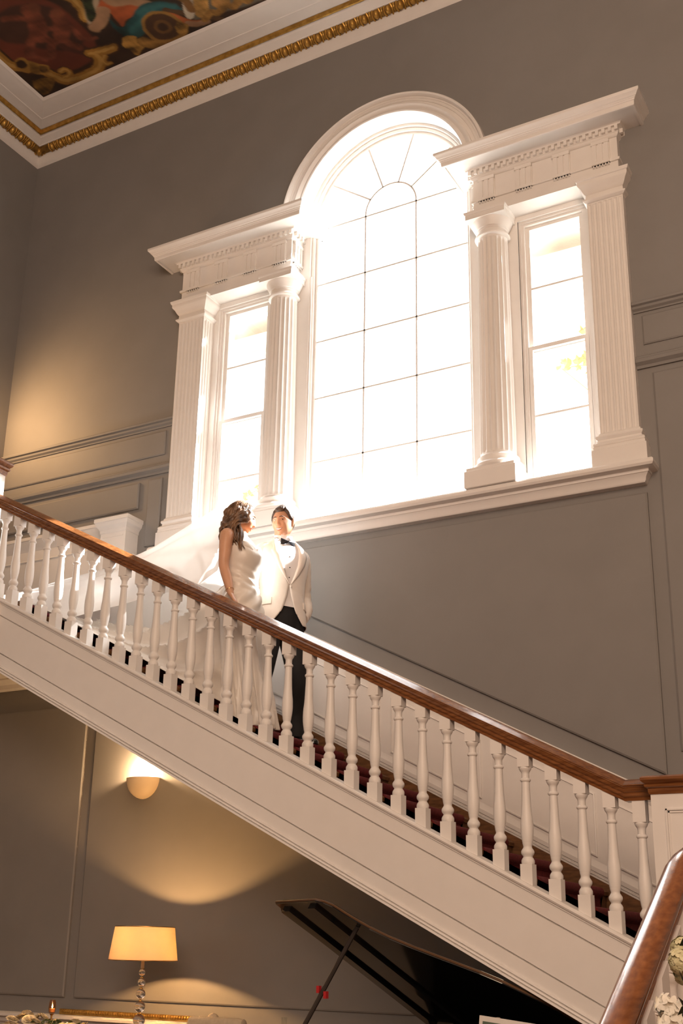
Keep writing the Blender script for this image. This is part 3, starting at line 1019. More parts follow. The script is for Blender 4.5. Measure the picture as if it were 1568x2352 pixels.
for i in range(7):
    xa = -6.10 + .791 * i - .111
    x0, x1 = xa + .06, xa + .06 + .70
    if x1 > -1.1: break
    m = MB()
    y = YW - .022
    def para(ins, ct, cb, yy): return [(x0 + ins, yy, sz(x0 + ins, cb)), (x1 - ins, yy, sz(x1 - ins, cb)), (x1 - ins, yy, sz(x1 - ins, ct)), (x0 + ins, yy, sz(x0 + ins, ct))]
    m.rings([para(0, -.168, -.574, y), para(0, -.168, -.574, y - .010), para(.010, -.178, -.564, y - .012), para(.014, -.182, -.560, y - .003), para(.020, -.188, -.554, y - .003)])
    m.build('wainscot_panel', M['white'], tw, smooth=False)
# level wainscot and box post on the upper landing
m = MB()
m.box(XL, -6.42, YW - .03, YW, ZLAND, 3.50)
m.rings([[(x, YW - p, z) for p, z in [(0, 3.47), (.032, 3.47), (.04, 3.50), (.06, 3.53), (.066, 3.565), (.074, 3.57), (.074, 3.60), (0, 3.605)]] for x in (XL, -6.60)])
m.rings([[(x, YW - p, z) for p, z in [(.0, 3.36), (.034, 3.36), (.04, 3.37), (.034, 3.38), (0, 3.38)]] for x in (XL, -6.60)])
m.build('landing_wainscot', M['white'], tw, angle=25)
m = MB()
m.box(-6.58, -6.30, YW - .17, YW, 2.6, 3.50)
m.band(-6.58, -6.30, YW - .17, YW, [(0, 3.44), (.006, 3.446), (.008, 3.47), (.02, 3.49), (.034, 3.505), (.042, 3.53), (.042, 3.535), (.050, 3.54), (.050, 3.572), (.044, 3.578), (0, 3.58)])
m.band(-6.55, -6.33, YW - .17, YW, [(0, 3.40), (.004, 3.40), (.004, 3.41), (0, 3.41)])
m.build('wall_post', M['white'], tw, smooth=False)

# ------------------------------------------------------------------ the nearer flight that rises away from the camera
low = empty('near_staircase', (-.75, 2.5, ZF))
tag(low, 'nearer flight of stairs with a broad polished handrail rising away in the lower right corner', 'staircase')
SL2 = .56
XR2 = -.752
def lpart(m, name, material=None, **k):
    o = m.build(name, material or M['white'], low, **k)
    o.matrix_parent_inverse = Matrix.Translation(low.location).inverted()
    return o
Y_A, Z_A = 2.509, -.130
def rz2(y): return Z_A + (y - Y_A) * SL2
m = MB()
path = [(1.2, rz2(1.2), XR2), (2.4, rz2(2.4), XR2), (3.160, rz2(3.160), XR2), (3.220, rz2(3.220) - .005, XR2 + .004), (3.285, rz2(3.285) - .018, XR2 + .014), (3.345, rz2(3.345) - .042, XR2 + .034), (3.395, rz2(3.395) - .066, XR2 + .062), (3.435, rz2(3.435) - .086, XR2 + .105), (3.455, rz2(3.455) - .096, XR2 + .16), (3.465, rz2(3.465) - .100, XR2 + .3)]
n = len(path)
half2 = [(.0, .0030), (.010, .0022), (.019, -.0005), (.0265, -.006), (.032, -.015), (.0355, -.029), (.034, -.044), (.029, -.052), (.024, -.056), (.027, -.062), (.028, -.076), (.025, -.086)]
prof2 = [(-y, c) for y, c in half2[::-1]] + half2[1:]
rings = []
for i, (y, z, x) in enumerate(path):
    a, b = path[max(i - 1, 0)], path[min(i + 1, n - 1)]
    d = np.array([b[2] - a[2], b[0] - a[0]]); d /= np.linalg.norm(d)
    sd = np.array([d[1], -d[0]])
    rings.append([(x + q * sd[0], y + q * sd[1], z + c) for q, c in prof2])
m.rings(rings)
lpart(m, 'handrail', M['wood_y'], angle=40)
mb_b = baluster_mb(SL2, topc=.700)
lb = None
for k in range(-8, 7):
    y = 2.40 + .148 * k
    if y > 3.2: continue
    if lb is None:
        lb = lpart(mb_b, 'baluster', angle=40); o = lb
    else:
        o = clone(lb)
    o.location = (XR2, y, rz2(y) - .09 - .700)
    o.rotation_euler = (0, 0, -PI / 2)
m = MB()
m.rings([[(x, y, rz2(y) + c) for x, c in [(XR2 - .08, -.79), (XR2 + .07, -.79), (XR2 + .07, -1.20), (XR2 - .08, -1.20)]] for y in (1.1, 3.4)])
lpart(m, 'stringer', smooth=False)
for k in range(7):
    y = 1.25 + .30 * k
    z = rz2(y) - .74
    m = MB(); m.box(XR2 + .07, 1.3, y, y + .33, max(z - .25, ZF + .001), z)
    lpart(m, 'step', M['stepwood'], smooth=False)
# ------------------------------------------------------------------ lower hall: ledge, sconce, console table and what stands on it
mb = MB()
mb.rings([[(x, YW - p, z) for p, z in [(0, -.532), (.135, -.535), (.15, -.542), (.15, -.558), (.13, -.566), (.11, -.572), (.10, -.60), (.075, -.615), (.06, -.64), (.05, -.66), (.05, -.70), (0, -.70)]] for x in (XL, -3.4)])
t4 = structure(mb.build('trim_4', M['white'], angle=25))
mb = MB()
for k in range(66):
    mb.ball((-6.67 + .024 * k, YW - .030, -.506), .0125, 7, 5)
mb.box(-6.70, -5.08, YW - .028, YW - .012, -.531, -.490)
gb = mb.build('gilt_beading', M['gold'], t4)
gb['kind'] = 'stuff'

lampglow = (1.0, .62, .28)
sc = empty('wall_sconce', (-6.02, YW - .016, 1.20))
tag(sc, 'plain half-bowl plaster wall light glowing upward under the stairs', 'wall light')
m = MB()
def bowl(r, dz, inner):
    rings = []
    for i in range(9):
        t = (i / 8) * PI / 2
        rr = max(r * math.cos(t), .004)
        rings.append([(rr * math.cos(PI + PI * k / 18), rr * .82 * math.sin(PI + PI * k / 18), .088 - dz * math.sin(t)) for k in range(19)])
    return rings
ro, ri = bowl(.158, .166, 0), bowl(.150, .158, 1)
n19 = 19
v = [p for r in ro for p in r] + [p for r in ri for p in r]
f = []
for base in (0, 9 * n19):
    for i in range(8):
        for j in range(18):
            a = base + i * n19 + j
            f.append((a, a + 1, a + 1 + n19, a + n19))
for j in range(18):
    f.append((j, j + 1, 9 * n19 + j + 1, 9 * n19 + j))
m.add(v, f)
bo = m.build('bowl', mat('sconce_plaster', (.74, .62, .47), rough=.5, var=.02), sc, angle=50)
m = MB(); m.box(-.05, .05, -.004, .0, -.05, .05)
m.build('back_plate', M['white'], sc, smooth=False)
m = MB(); m.ball((0, -.055, .075), .022, 10, 8, (1, 1, 1.5)); m.lathe([(.012, -.0), (.012, .05)], 0, -.055, 10)
m.build('bulb', mat('lit_bulb', (1, .8, .5), emit=(1, .72, .42), emit_strength=14), sc)
light('sconce_light', 'POINT', (-6.02, YW - .075, 1.335), 44, (1.0, .62, .31), shadow_soft_size=.03)

ct = empty('console_table', (-5.75, 7.0, ZF))
tag(ct, 'narrow walnut console table against the lower wall carrying the lamp and flowers', 'table')
TZ = -.66
m = MB(); m.bevbox(-.95, .75, -.27, .27, TZ - ZF - .035, TZ - ZF, .006); m.build('tabletop', M['wood'], ct, smooth=False)
m = MB(); m.box(-.88, .68, -.22, .22, TZ - ZF - .13, TZ - ZF - .035); m.build('apron', M['wood'], ct, smooth=False)
for sx in (-.86, .66):
    for sy in (-.20, .20):
        m = MB(); m.lathe([(.018, 0), (.022, .02), (.026, .30), (.030, .62), (.030, TZ - ZF - .13)], sx, sy, 10); m.build('leg', M['wood'], ct)

LX, LY = -5.478, 7.0
tl = empty('table_lamp', (LX, LY, TZ))
tag(tl, 'table lamp with a cream tapered shade and a stem of stacked crystal balls', 'lamp')
cry = bpy.data.materials.new('crystal'); cry.use_nodes = True
b = cry.node_tree.nodes['Principled BSDF']
b.inputs['Base Color'].default_value = (1, .97, .93, 1); b.inputs['Roughness'].default_value = .02; b.inputs['Transmission Weight'].default_value = 1.0; b.inputs['IOR'].default_value = 1.46
brass = mat('brass', (.62, .40, .16), rough=.25, metal=1.0)
for z, r in ((-.183, .0235), (-.249, .027), (-.327, .034), (-.413, .038), (-.502, .042), (-.592, .044)):
    m = MB(); m.ball((0, 0, z - TZ), r, 20, 12); m.build('crystal_ball', cry, tl, angle=60)
    m = MB(); m.lathe([(.006, 0), (.015, .003), (.015, .007), (.008, .011), (.008, .016)], 0, 0, 14, z - TZ + r - .004); m.build('collar', brass, tl)
m = MB(); m.lathe([(.075, 0), (.078, .008), (.070, .016), (.022, .024), (.016, .030)], 0, 0, 24); m.build('base', brass, tl)
m = MB(); m.lathe([(.011, -.158 - TZ), (.013, -.150 - TZ), (.012, -.10 - TZ), (.012, -.045 - TZ), (.018, -.043 - TZ), (.018, -.030 - TZ)], 0, 0, 14); m.build('socket', mat('ivory', (.8, .7, .55), rough=.4), tl)
m = MB(); m.lathe([(.010, -.032 - TZ), (.014, -.024 - TZ), (.010, -.014 - TZ), (.002, -.012 - TZ)], 0, 0, 12); m.build('bulb', mat('lit_bulb_table', (1, .8, .5), emit=(1, .68, .36), emit_strength=30), tl)
shade_m = mat_cloth('silk_shade', (.80, .55, .33), trans=.05)
m = MB()
v, f = [], []
for (r, z) in ((.2135, .126), (.2145, .126), (.246, -.102), (.245, -.102)):
    for k in range(48):
        a = 2 * PI * k / 48
        v.append((r * math.cos(a), r * math.sin(a), z - TZ))
for i in range(3):
    for k in range(48):
        f.append((i * 48 + k, i * 48 + (k + 1) % 48, (i + 1) * 48 + (k + 1) % 48, (i + 1) * 48 + k))
m.add(v[48:144], [tuple(i - 0 for i in (k, (k + 1) % 48, 48 + (k + 1) % 48, 48 + k)) for k in range(48)])
m.build('lamp_shade', shade_m, tl, angle=60)
m = MB()
for r, z in ((.2145, .126), (.246, -.102)):
    m.tube([(r * math.cos(2 * PI * k / 48), r * math.sin(2 * PI * k / 48), z - TZ) for k in range(49)], .0032, 6)
m.build('shade_trim', brass, tl)
m = MB()
for k in range(3):
    a = 2 * PI * k / 3
    m.tube([(0, 0, .0 - TZ), (.2 * math.cos(a), .2 * math.sin(a), .10 - TZ)], .002, 5)
m.build('shade_carrier', brass, tl)
light('table_lamp_light', 'POINT', (LX, LY, .004), 66.0, (1.0, .53, .19), shadow_soft_size=.018)

# roses in a low bowl
rose_m = mat('cream_rose', (.78, .66, .44), color2=(.84, .76, .58), rough=.7, scale=12, sss=.0)
leaf_m = mat('rose_leaf', (.06, .10, .03), color2=(.12, .17, .06), rough=.5)
def rose_mb(seed, R=.042):
    r = random.Random(seed)
    m = MB()
    for layer, (rad, h, npet, op) in enumerate(((.012, .030, 3, .2), (.020, .030, 4, .35), (.030, .028, 5, .7), (.040, .022, 6, 1.15))):
        for k in range(npet):
            a0 = 2 * PI * (k + r.random() * .4) / npet + layer
            wv = 2 * PI / npet * .72
            rows = []
            for i in range(4):
                t = i / 3
                rr = rad * (.35 + .65 * t) * (1 + .10 * r.random()) + op * .006 * t * t
                z = -.012 + h * t - op * .006 * t * t * 1.6
                rows.append([(rr * math.cos(a0 + wv * q * (1 - .15 * t)), rr * math.sin(a0 + wv * q * (1 - .15 * t)), z - abs(q) * .006 * t) for q in (-1, -.5, 0, .5, 1)])
            m.rings([[(x * R / .042, y * R / .042, z * R / .042) for x, y, z in row] for row in rows], closed=False, caps=False)
    m.ball((0, 0, .004 * R / .042), .011 * R / .042, 7, 5)
    return m
rp = [rose_mb(s).build('rose', rose_m, None, angle=60) for s in (1, 2, 3)]
def arrangement(name, label, loc, spots, bowl_r, base_drop):
    root = empty(name, loc)
    tag(root, label, 'flowers')
    m = MB()
    m.lathe([(bowl_r * .5, -base_drop), (bowl_r * .6, -base_drop + .01), (bowl_r * .9, -base_drop * .75), (bowl_r, -base_drop * .45), (bowl_r * .95, -base_drop * .43), (bowl_r * .5, -base_drop * .6)], 0, 0, 24)
    m.build('bowl', M['white'], root)
    lf = MB()
    for k in range(220):
        a, q = random.random() * 6.28, random.random()
        x, y = q * 1.0 * math.cos(a) * spots['rx'], q * math.sin(a) * spots['ry']
        z = -.005 - .08 * q * q + random.uniform(-.03, .03)
        d = random.random() * 6.28
        L, w = random.uniform(.03, .05), random.uniform(.010, .016)
        c, s_ = math.cos(d), math.sin(d)
        lf.add([(x, y, z), (x + c * L * .5 - s_ * w, y + s_ * L * .5 + c * w, z + .012), (x + c * L, y + s_ * L, z), (x + c * L * .5 + s_ * w, y + s_ * L * .5 - c * w, z + .012)], [(0, 1, 2, 3)])
    lfo = lf.build('foliage', leaf_m, root, smooth=False)
    lfo['kind'] = 'stuff'
    used = set()
    for k, (x, y, z, sc_) in enumerate(spots['pts']):
        i = k % 3
        if root.name == 'rose_bowl' and i not in used and rp[i].parent is None:
            o = rp[i]; o.parent = root
        else:
            o = clone(rp[i], parent=root)
        used.add(i)
        o.location = (x, y, z); o.scale = (sc_, sc_, sc_)
        o.rotation_euler = (random.uniform(.2, .7), random.uniform(-.3, .3), random.random() * 6)
    return root
pts = []
r5 = random.Random(5)
for row, (dy, n_) in enumerate(((-.10, 12), (-.02, 12), (.06, 11))):
    for k in range(n_):
        q = (k + .5 * (row % 2) + .25) / n_
        x = lerp(-.50, .46, q)
        px_ = 150 + x * 310
        top = interp(px_, [0, 15, 45, 70, 95, 120, 150, 180, 205, 235, 290], [-.545, -.525, -.475, -.455, -.495, -.482, -.53, -.522, -.502, -.535, -.56])
        z = top - .030 * (1 - row * .5) - (.045 if row == 0 else 0) - .028 + r5.uniform(-.008, .008)
        pts.append((x + r5.uniform(-.012, .012), dy + r5.uniform(-.012, .012), z + .545, r5.uniform(.85, 1.2)))
arrangement('rose_bowl', 'long low arrangement of cream roses on the console table beside the lamp', (-6.08, 6.78, -.545), {'rx': .50, 'ry': .16, 'pts': pts}, .15, .115)

cn = empty('candle_holder', (-6.29, 7.0, TZ))
tag(cn, 'small lit candle in an amber glass on a thin stem behind the roses', 'candle')
m = MB(); m.lathe([(.045, 0), (.046, .006), (.012, .014), (.007, .03), (.007, .155), (.016, .165)], 0, 0, 18); m.build('stem', brass, cn)
m = MB(); m.lathe([(.016, .165), (.024, .178), (.027, .205), (.024, .245), (.019, .262), (.018, .262), (.023, .244), (.0255, .205), (.022, .180), (.004, .172)], 0, 0, 22); m.build('glass_cup', mat_glass('amber_glass', (.95, .78, .62)), cn)
m = MB(); m.lathe([(.019, .178), (.022, .195), (.021, .203), (.002, .204)], 0, 0, 14); m.build('wax', mat('wax', (.8, .62, .45), rough=.5), cn)
m = MB(); m.lathe([(.001, .204), (.004, .210), (.005, .216), (.003, .226), (.0005, .236)], 0, 0, 8); m.build('flame', mat('flame', (1, .6, .2), emit=(1, .62, .25), emit_strength=40), cn)

ch = empty('side_chair', (-4.575, 6.62, ZF))
tag(ch, 'beige upholstered chair with a rolled top rail, only its back showing above the bottom edge', 'chair')
beige = mat('beige_linen', (.52, .43, .31), rough=.9, var=.08, scale=40, bump=.2, bump_scale=200)
hz = -ZF
m = MB()
rows = []
for z, y0, y1 in ((.46, -.03, .05), (.70, -.035, .05), (.90, -.02, .06), (.985, .0, .075)):
    rows.append([(-.21, y0, z), (-.19, y0 - .02, z), (.19, y0 - .02, z), (.21, y0, z), (.21, y1, z), (.19, y1 + .01, z), (-.19, y1 + .01, z), (-.21, y1, z)])
m.rings(rows); m.build('backrest', beige, ch)
m = MB()
m.rings([[(x, .035 + r * math.cos(a), hz - .475 + r * math.sin(a)) for a in np.linspace(0, 2 * PI, 18, endpoint=False)] for x, r in ((-.212, .030), (-.205, .042), (-.15, .047), (.15, .047), (.205, .042), (.212, .030))])
m.build('rolled_top', beige, ch)
m = MB(); m.ball((-.12, .16, hz - .455), .042, 16, 10); m.build('bolster', beige, ch)
m = MB(); m.bevbox(-.23, .23, -.42, .06, .40, .50, .02); m.build('seat', beige, ch)
for sx in (-.20, .20):
    for sy in (-.39, .03):
        m = MB(); m.box(sx - .02, sx + .02, sy - .02, sy + .02, 0, .41); m.build('leg', M['wood'], ch, smooth=False)

gl = empty('tumbler', (-4.575, YW - .085, -.5335))
tag(gl, 'clear empty tumbler standing on the white wall ledge right of the chair', 'glass')
m = MB(); m.lathe([(.002, .0), (.018, .0), (.022, .075), (.0205, .075), (.017, .006), (.002, .006)], 0, 0, 20); m.build('glass_body', M['glass'], gl)

# ------------------------------------------------------------------ the grand piano under the stairs
PH = np.array([-3.753, 6.0, .246]); Pa = np.array([.396, .764, -.510]); Pb = np.array([.888, -.460, 0.0])
Pn = np.cross(Pa, Pb); Pn /= np.linalg.norm(Pn)        # faces up and away
if Pn[2] < 0: Pn = -Pn
black = mat('black_lacquer', (.006, .006, .0065), rough=.10, coat=.5, var=.0, spec=.5)
iron = mat('dark_steel', (.05, .04, .035), rough=.4, metal=.6)
gp = empty('grand_piano', (-2.9, 6.2, ZF))
tag(gp, 'black grand piano under the stairs with its lid propped open', 'piano')
def ppart(m, name, material=None, parent=None, **k):
    o = m.build(name, material or black, parent or gp, **k)
    if parent is None:
        o.matrix_parent_inverse = Matrix.Translation(gp.location).inverted()
    return o
outline = [(0, 0), (.24, -.004), (.44, -.008), (.50, .012), (.54, .05), (.572, .154), (.625, .270), (.70, .365), (.80, .455), (.913, .541), (1.02, .618), (1.119, .690), (1.21, .775), (1.285, .868), (1.36, .97), (1.408, 1.071), (1.44, 1.16), (1.45, 1.309), (0, 1.309)]
LP = lambda s, t, h=0: PH + Pb * s + Pa * t + Pn * h
m = MB()
m.rings([[LP(s, t, 0) for s, t in outline], [LP(s, t, .022) for s, t in outline]])
lid = ppart(m, 'lid', smooth=False)
m = MB()
m.tube([LP(s, t, .012) for s, t in outline[:-1]], [.0075] * (len(outline) - 1), 6)
m.build('lid_edge', mat('brown_lacquer_edge', (.10, .048, .018), rough=.35, var=.1), lid)
m = MB()
fl = [(-.145, .115), (-.10, .05), (-.02, .02), (.22, .02), (.26, .06), (.26, 1.30), (-.10, 1.30)]
fl = [(-.13, .128), (-.03, .04), (.0, .03), (.20, .03), (.20, 1.30), (-.06, 1.30)]
m.rings([[LP(s, t, .026) for s, t in fl], [LP(s, t, .048) for s, t in fl]])
m.build('front_flap', black, lid, smooth=False)
m = MB()
for s0, s1, t0, t1 in ((.33, .40, .03, 1.29), (.02, .10, .05, 1.29)):
    m.rings([[LP(s, t, h) for s, t in ((s0, t0), (s1, t0), (s1, t1), (s0, t1))] for h in (-.018, 0)])
m.build('lid_batten', black, lid, smooth=False)
ah = Pa[:2] / np.linalg.norm(Pa[:2])
K = LP(0, 1.309)[:2]
CP = lambda s, t: K + Pb[:2] * s - ah * (1.309 - t)
m = MB()
m.rings([[(*CP(s, t), -.76) for s, t in outline], [(*CP(s, t), -.455) for s, t in outline]])
ppart(m, 'case', smooth=False)
m = MB()
kb = [(-.30, .02), (0, .02), (0, 1.28), (-.30, 1.28)]
m.rings([[(*CP(s, t), -.80) for s, t in kb], [(*CP(s, t), -.70) for s, t in kb]])
ppart(m, 'key_bed', smooth=False)
m = MB()
kk = [(-.27, .10), (-.13, .10), (-.13, 1.20), (-.27, 1.20)]
m.rings([[(*CP(s, t), -.70) for s, t in kk], [(*CP(s, t), -.684) for s, t in kk]])
ppart(m, 'keyboard', mat('ivory_keys', (.8, .78, .72), rough=.3), smooth=False)
for s, t in ((-.12, .12), (-.12, 1.18), (1.25, 1.15)):
    x, y = CP(s, t)
    m = MB(); m.lathe([(.035, ZF), (.045, ZF + .05), (.045, ZF + .12), (.065, ZF + .5), (.07, -.76)], x, y, 12)
    ppart(m, 'leg')
top_p = LP(.537, .248, -.004)
bot_p = np.array([-3.318, 5.545, -.455])
m = MB()
m.tube([bot_p, top_p], [.0125, .0125], 8)
pr = ppart(m, 'lid_prop', iron)
m = MB()
q = bot_p + (top_p - bot_p) * .42
for d in (-.022, .022):
    m.add([tuple(q + np.array([d + a * .008, b_ * .014, -d * .6 + c * .018])) for a in (-1, 1) for b_ in (-1, 1) for c in (-1, 1)], [(0, 1, 3, 2), (4, 6, 7, 5), (0, 4, 5, 1), (2, 3, 7, 6), (0, 2, 6, 4), (1, 5, 7, 3)])
m.build('red_clip', mat('red_felt', (.42, .012, .015), rough=.8), pr, smooth=False)['label'] = 'red felt clip on the prop'

# ------------------------------------------------------------------ display board on its easel in front of the piano
sb = empty('display_board', (-1.97, 5.32, ZF))
tag(sb, 'white display board of coloured cards on an easel in front of the piano', 'sign')
roll = math.atan2(.027, .282)
base = at_y(1101, 2332, 5.3)
ux_, uz_ = np.array([math.cos(roll), 0, -math.sin(roll)]), np.array([math.sin(roll), 0, math.cos(roll)])
def bp(u, w, y): return tuple(base + ux_ * u - uz_ * w + np.array([0, y, 0]))
def spart2(m, name, material, **k):
    o = m.build(name, material, sb, **k); o.matrix_parent_inverse = Matrix.Translation(sb.location).inverted(); return o
m = MB(); m.rings([[bp(0, 0, y), bp(.50, 0, y), bp(.50, .62, y), bp(0, .62, y)] for y in (0, .012)])
spart2(m, 'panel', mat('white_card', (.74, .71, .67), rough=.6), smooth=False)
cm = [mat('green_card', (.10, .14, .10), rough=.6, var=.1), mat('blue_card', (.15, .20, .20), rough=.6, var=.1), mat('rose_card', (.30, .20, .17), rough=.6, var=.1)]
for r in range(5):
    for c in range(4):
        u0, w0 = .012 + .105 * c + .006, .022 + .118 * r
        m = MB(); m.rings([[bp(u0, w0, y), bp(u0 + .085, w0, y), bp(u0 + .085, w0 + .095, y), bp(u0, w0 + .095, y)] for y in (-.003, -.0002)])
        spart2(m, 'card', cm[(r * 2 + c) % 3], smooth=False)
for u, yy in ((.08, .03), (.42, .03), (.25, .45)):
    a = np.array(bp(u, .0 if yy < .1 else .05, .025)); e = np.array([a[0] + (u - .25) * .5, 5.32 + yy - (.02 if yy > .1 else .03) + (.12 if yy < .1 else 0), ZF])
    m = MB(); m.tube([e, a], .011, 6); spart2(m, 'easel_leg', M['wood'])
m = MB(); m.rings([[bp(-.02, .62, y), bp(.52, .62, y), bp(.52, .645, y), bp(-.02, .645, y)] for y in (-.03, .05)])
spart2(m, 'easel_ledge', M['wood'], smooth=False)

# ------------------------------------------------------------------ flowers at the lower right, beyond the near balusters
fl = empty('flower_stand', (-.47, 2.34, rz2(2.15) - .74))
tag(fl, 'cream and pale green flowers on a slim stand beyond the near balusters', 'flowers')
dz0 = fl.location[2]
m = MB(); m.lathe([(.10, 0), (.10, .012), (.02, .03), (.016, .40), (.018, -.30 - dz0), (.05, -.28 - dz0), (.075, -.22 - dz0), (.07, -.16 - dz0), (.055, -.165 - dz0)], .03, 0, 20); m.build('stand', M['golddark'], fl)
floret_m = [mat('pale_green_petal', (.50, .47, .27), color2=(.62, .58, .38), rough=.7, scale=20), mat('white_petal', (.74, .70, .60), color2=(.80, .78, .72), rough=.7, scale=20)]
dgreen = mat('dark_leaf', (.012, .022, .012), color2=(.03, .045, .02), rough=.5)
def floret_mb(L, npet, w):
    m = MB()
    for k in range(npet):
        a = 2 * PI * k / npet
        c, s_ = math.cos(a), math.sin(a)
        P = lambda r, q, z: (r * c - q * s_, r * s_ + q * c, z)
        m.rings([[P(0, -.001, 0), P(0, .001, 0)], [P(L * .45, -w, L * .16), P(L * .45, w, L * .16)], [P(L * .8, -w * .8, L * .10), P(L * .8, w * .8, L * .10)], [P(L, -w * .2, L * .02), P(L, w * .2, L * .02)]], closed=False, caps=False)
    m.ball((0, 0, L * .05), L * .14, 6, 4)
    return m
def cluster(name, c, rad, n, proto):
    first = True
    for k in range(n):
        ph = math.acos(1 - 1.75 * (k + .5) / n); th = k * 2.39996
        d = Vector((math.sin(ph) * math.cos(th), -math.cos(ph), math.sin(ph) * math.sin(th)))
        o = proto if first and proto.parent is None else clone(proto)
        first = False
        o.parent = fl
        o.location = Vector(c) + d * rad * random.uniform(.85, 1.1)
        o.rotation_euler = d.to_track_quat('Z', 'Y').to_euler()
fp = floret_mb(.012, 4, .0055).build('hydrangea_floret', floret_m[0], None, smooth=False)
for (px, py, X) in ((1568, 2178, -.56), (1561, 2208, -.56), (1572, 2234, -.56), (1590, 2200, -.55)):
    r = ray(px, py); p = r * X / r[0]
    cluster('hydrangea_floret', p - np.array(fl.location), .019, 26, fp)
wp = floret_mb(.022, 6, .0065).build('white_flower', floret_m[1], None, smooth=False)
for (px, py, X) in ((1532, 2312, -.57), (1548, 2336, -.56), (1570, 2326, -.55), (1538, 2358, -.56), (1578, 2356, -.55)):
    r = ray(px, py); p = r * X / r[0]
    cluster('white_flower', p - np.array(fl.location), .013, 6, wp)
lf = MB()
for k in range(110):
    r = ray(random.uniform(1572, 1670), random.uniform(2150, 2440)); X = random.uniform(-.53, -.46)
    p = r * X / r[0] - np.array(fl.location)
    a = random.random() * 6.28
    L, w = random.uniform(.018, .036), random.uniform(.004, .008)
    c, s_ = math.cos(a), math.sin(a)
    lf.add([p, p + np.array([c * L * .5 - s_ * w, .01, s_ * L * .5 + c * w]), p + np.array([c * L, 0, s_ * L]), p + np.array([c * L * .5 + s_ * w, -.01, s_ * L * .5 - c * w])], [(0, 1, 2, 3)])
lfo = lf.build('foliage', dgreen, fl, smooth=False); lfo['kind'] = 'stuff'

# a wall lamp of the upper landing, out of frame to the left, washes the corner
light('landing_light', 'SPOT', (-7.92, 6.80, 4.85), 85, (1.0, .58, .26), target=(-7.30, 7.57, 4.75), spot_size=math.radians(168), spot_blend=1.0, shadow_soft_size=.12)
# ------------------------------------------------------------------ the couple on the stairs
ZT1 = znose(1) + .013          # carpet on the step they stand on

def voxel_union(name, solids, voxel, smooth_n, material, parent):
    v, f = [], []
    for sv, sf in solids:
        n = len(v)
        v += [tuple(map(float, p)) for p in sv]
        f += [tuple(i + n for i in q) for q in sf]
    tmp = mesh_obj(name + '_raw', v, f, None, None, smooth=False)
    md = tmp.modifiers.new('r', 'REMESH'); md.mode = 'VOXEL'; md.voxel_size = voxel
    if smooth_n:
        ms = tmp.modifiers.new('s', 'SMOOTH'); ms.iterations = smooth_n; ms.factor = .5
    dg = bpy.context.evaluated_depsgraph_get()
    me = bpy.data.meshes.new_from_object(tmp.evaluated_get(dg))
    old = tmp.data
    bpy.data.objects.remove(tmp); bpy.data.meshes.remove(old)
    me.name = name
    me.polygons.foreach_set('use_smooth', [True] * len(me.polygons))
    me.materials.clear(); me.materials.append(material)
    o = bpy.data.objects.new(name, me)
    COL.objects.link(o); o.parent = parent
    return o

def ctube(pts, rad, n=14, flat=None, sm=None, up0=None):
    """closed tube, optionally resampled smoothly"""
    if sm:
        k = len(pts)
        R = [(r if hasattr(r, '__len__') else (r, r)) for r in rad]
        pr = smooth_path([tuple(p) + tuple(r) for p, r in zip(pts, R)], sm)
        pts = [p[:3] for p in pr]; rad = [(max(p[3], .001), max(p[4], .001)) for p in pr]
    v, f = tube(pts, rad, n, flat, up0)
    k = len(pts)
    return v, f + [tuple(range(n)), tuple(range((k - 1) * n, k * n))]

def loft(secs, n=40, sm=None, closed=True):
    """secs: (z, cx, cy, rx, ry)"""
    if sm: secs = smooth_path(secs, sm)
    v, f = [], []
    for z, cx, cy, rx, ry in secs:
        for j in range(n):
            a = 2 * PI * j / n
            v.append((cx + rx * math.cos(a), cy + ry * math.sin(a), z))
    k = len(secs)
    for i in range(k - 1):
        for j in range(n):
            a, b = i * n + j, i * n + (j + 1) % n
            f.append((a, b, b + n, a + n))
    if closed:
        f += [tuple(range(n)), tuple(range((k - 1) * n, k * n))]
    return v, f

def head_point(phi, th, female, off=0.0):
    """phi latitude, th longitude (0 = face); returns a point of the head in head space"""
    c = .116 if not female else .110
    dz = math.sin(phi)
    z = c * dz
    if dz >= 0:
        h = math.sqrt(max(0, 1 - dz * dz))
    else:
        h = max(0, 1 - abs(dz) ** 2.7) ** .5
    dx, dy = math.cos(th), math.sin(th)
    ax = .092 if dx > 0 else .100
    by = .074 if not female else .070
    x, y = dx * ax * h, dy * by * h
    t = max(0.0, -dz)
    y *= 1 - (.26 if not female else .34) * t ** 1.4
    if dx < 0: x *= 1 - .50 * t
    else: x *= 1 - .06 * t
    if dx > 0 and dz > .3: x -= .010 * (dz - .3) * dx
    g = lambda y0, z0, sy, sz: math.exp(-((abs(y) - y0) / sy) ** 2 - ((z - z0) / sz) ** 2)
    if dx > .05:
        k = min(1, (dx - .05) / .3)
        d = -.0085 * g(.031, .010, .014, .012) + .0045 * g(.026, .031, .022, .009) + .005 * g(.041, -.022, .018, .018)
        nz = 0.0
        if -.046 < z < .026:
            q = (.026 - z) / .062
            nh = (.002 + .0185 * q ** 1.3) * (1 if z > -.034 else max(0, (z + .046) / .012))
            nz = nh * math.exp(-(y / (.0085 + .006 * q)) ** 2)
            nz += .006 * g(.013, -.032, .006, .007)
        d += nz + .0060 * g(0, -.058, .022, .006) + .0055 * g(0, -.069, .018, .006) - .0035 * g(0, -.0635, .024, .0025)
        d += .009 * g(0, -.098, .020, .014) - .003 * g(0, -.080, .022, .006)
        x += d * k
    nrm = np.array([x / (ax * ax), y / (by * by), z / (c * c)]); nrm /= np.linalg.norm(nrm) + 1e-9
    return np.array([x, y, z]) + nrm * off

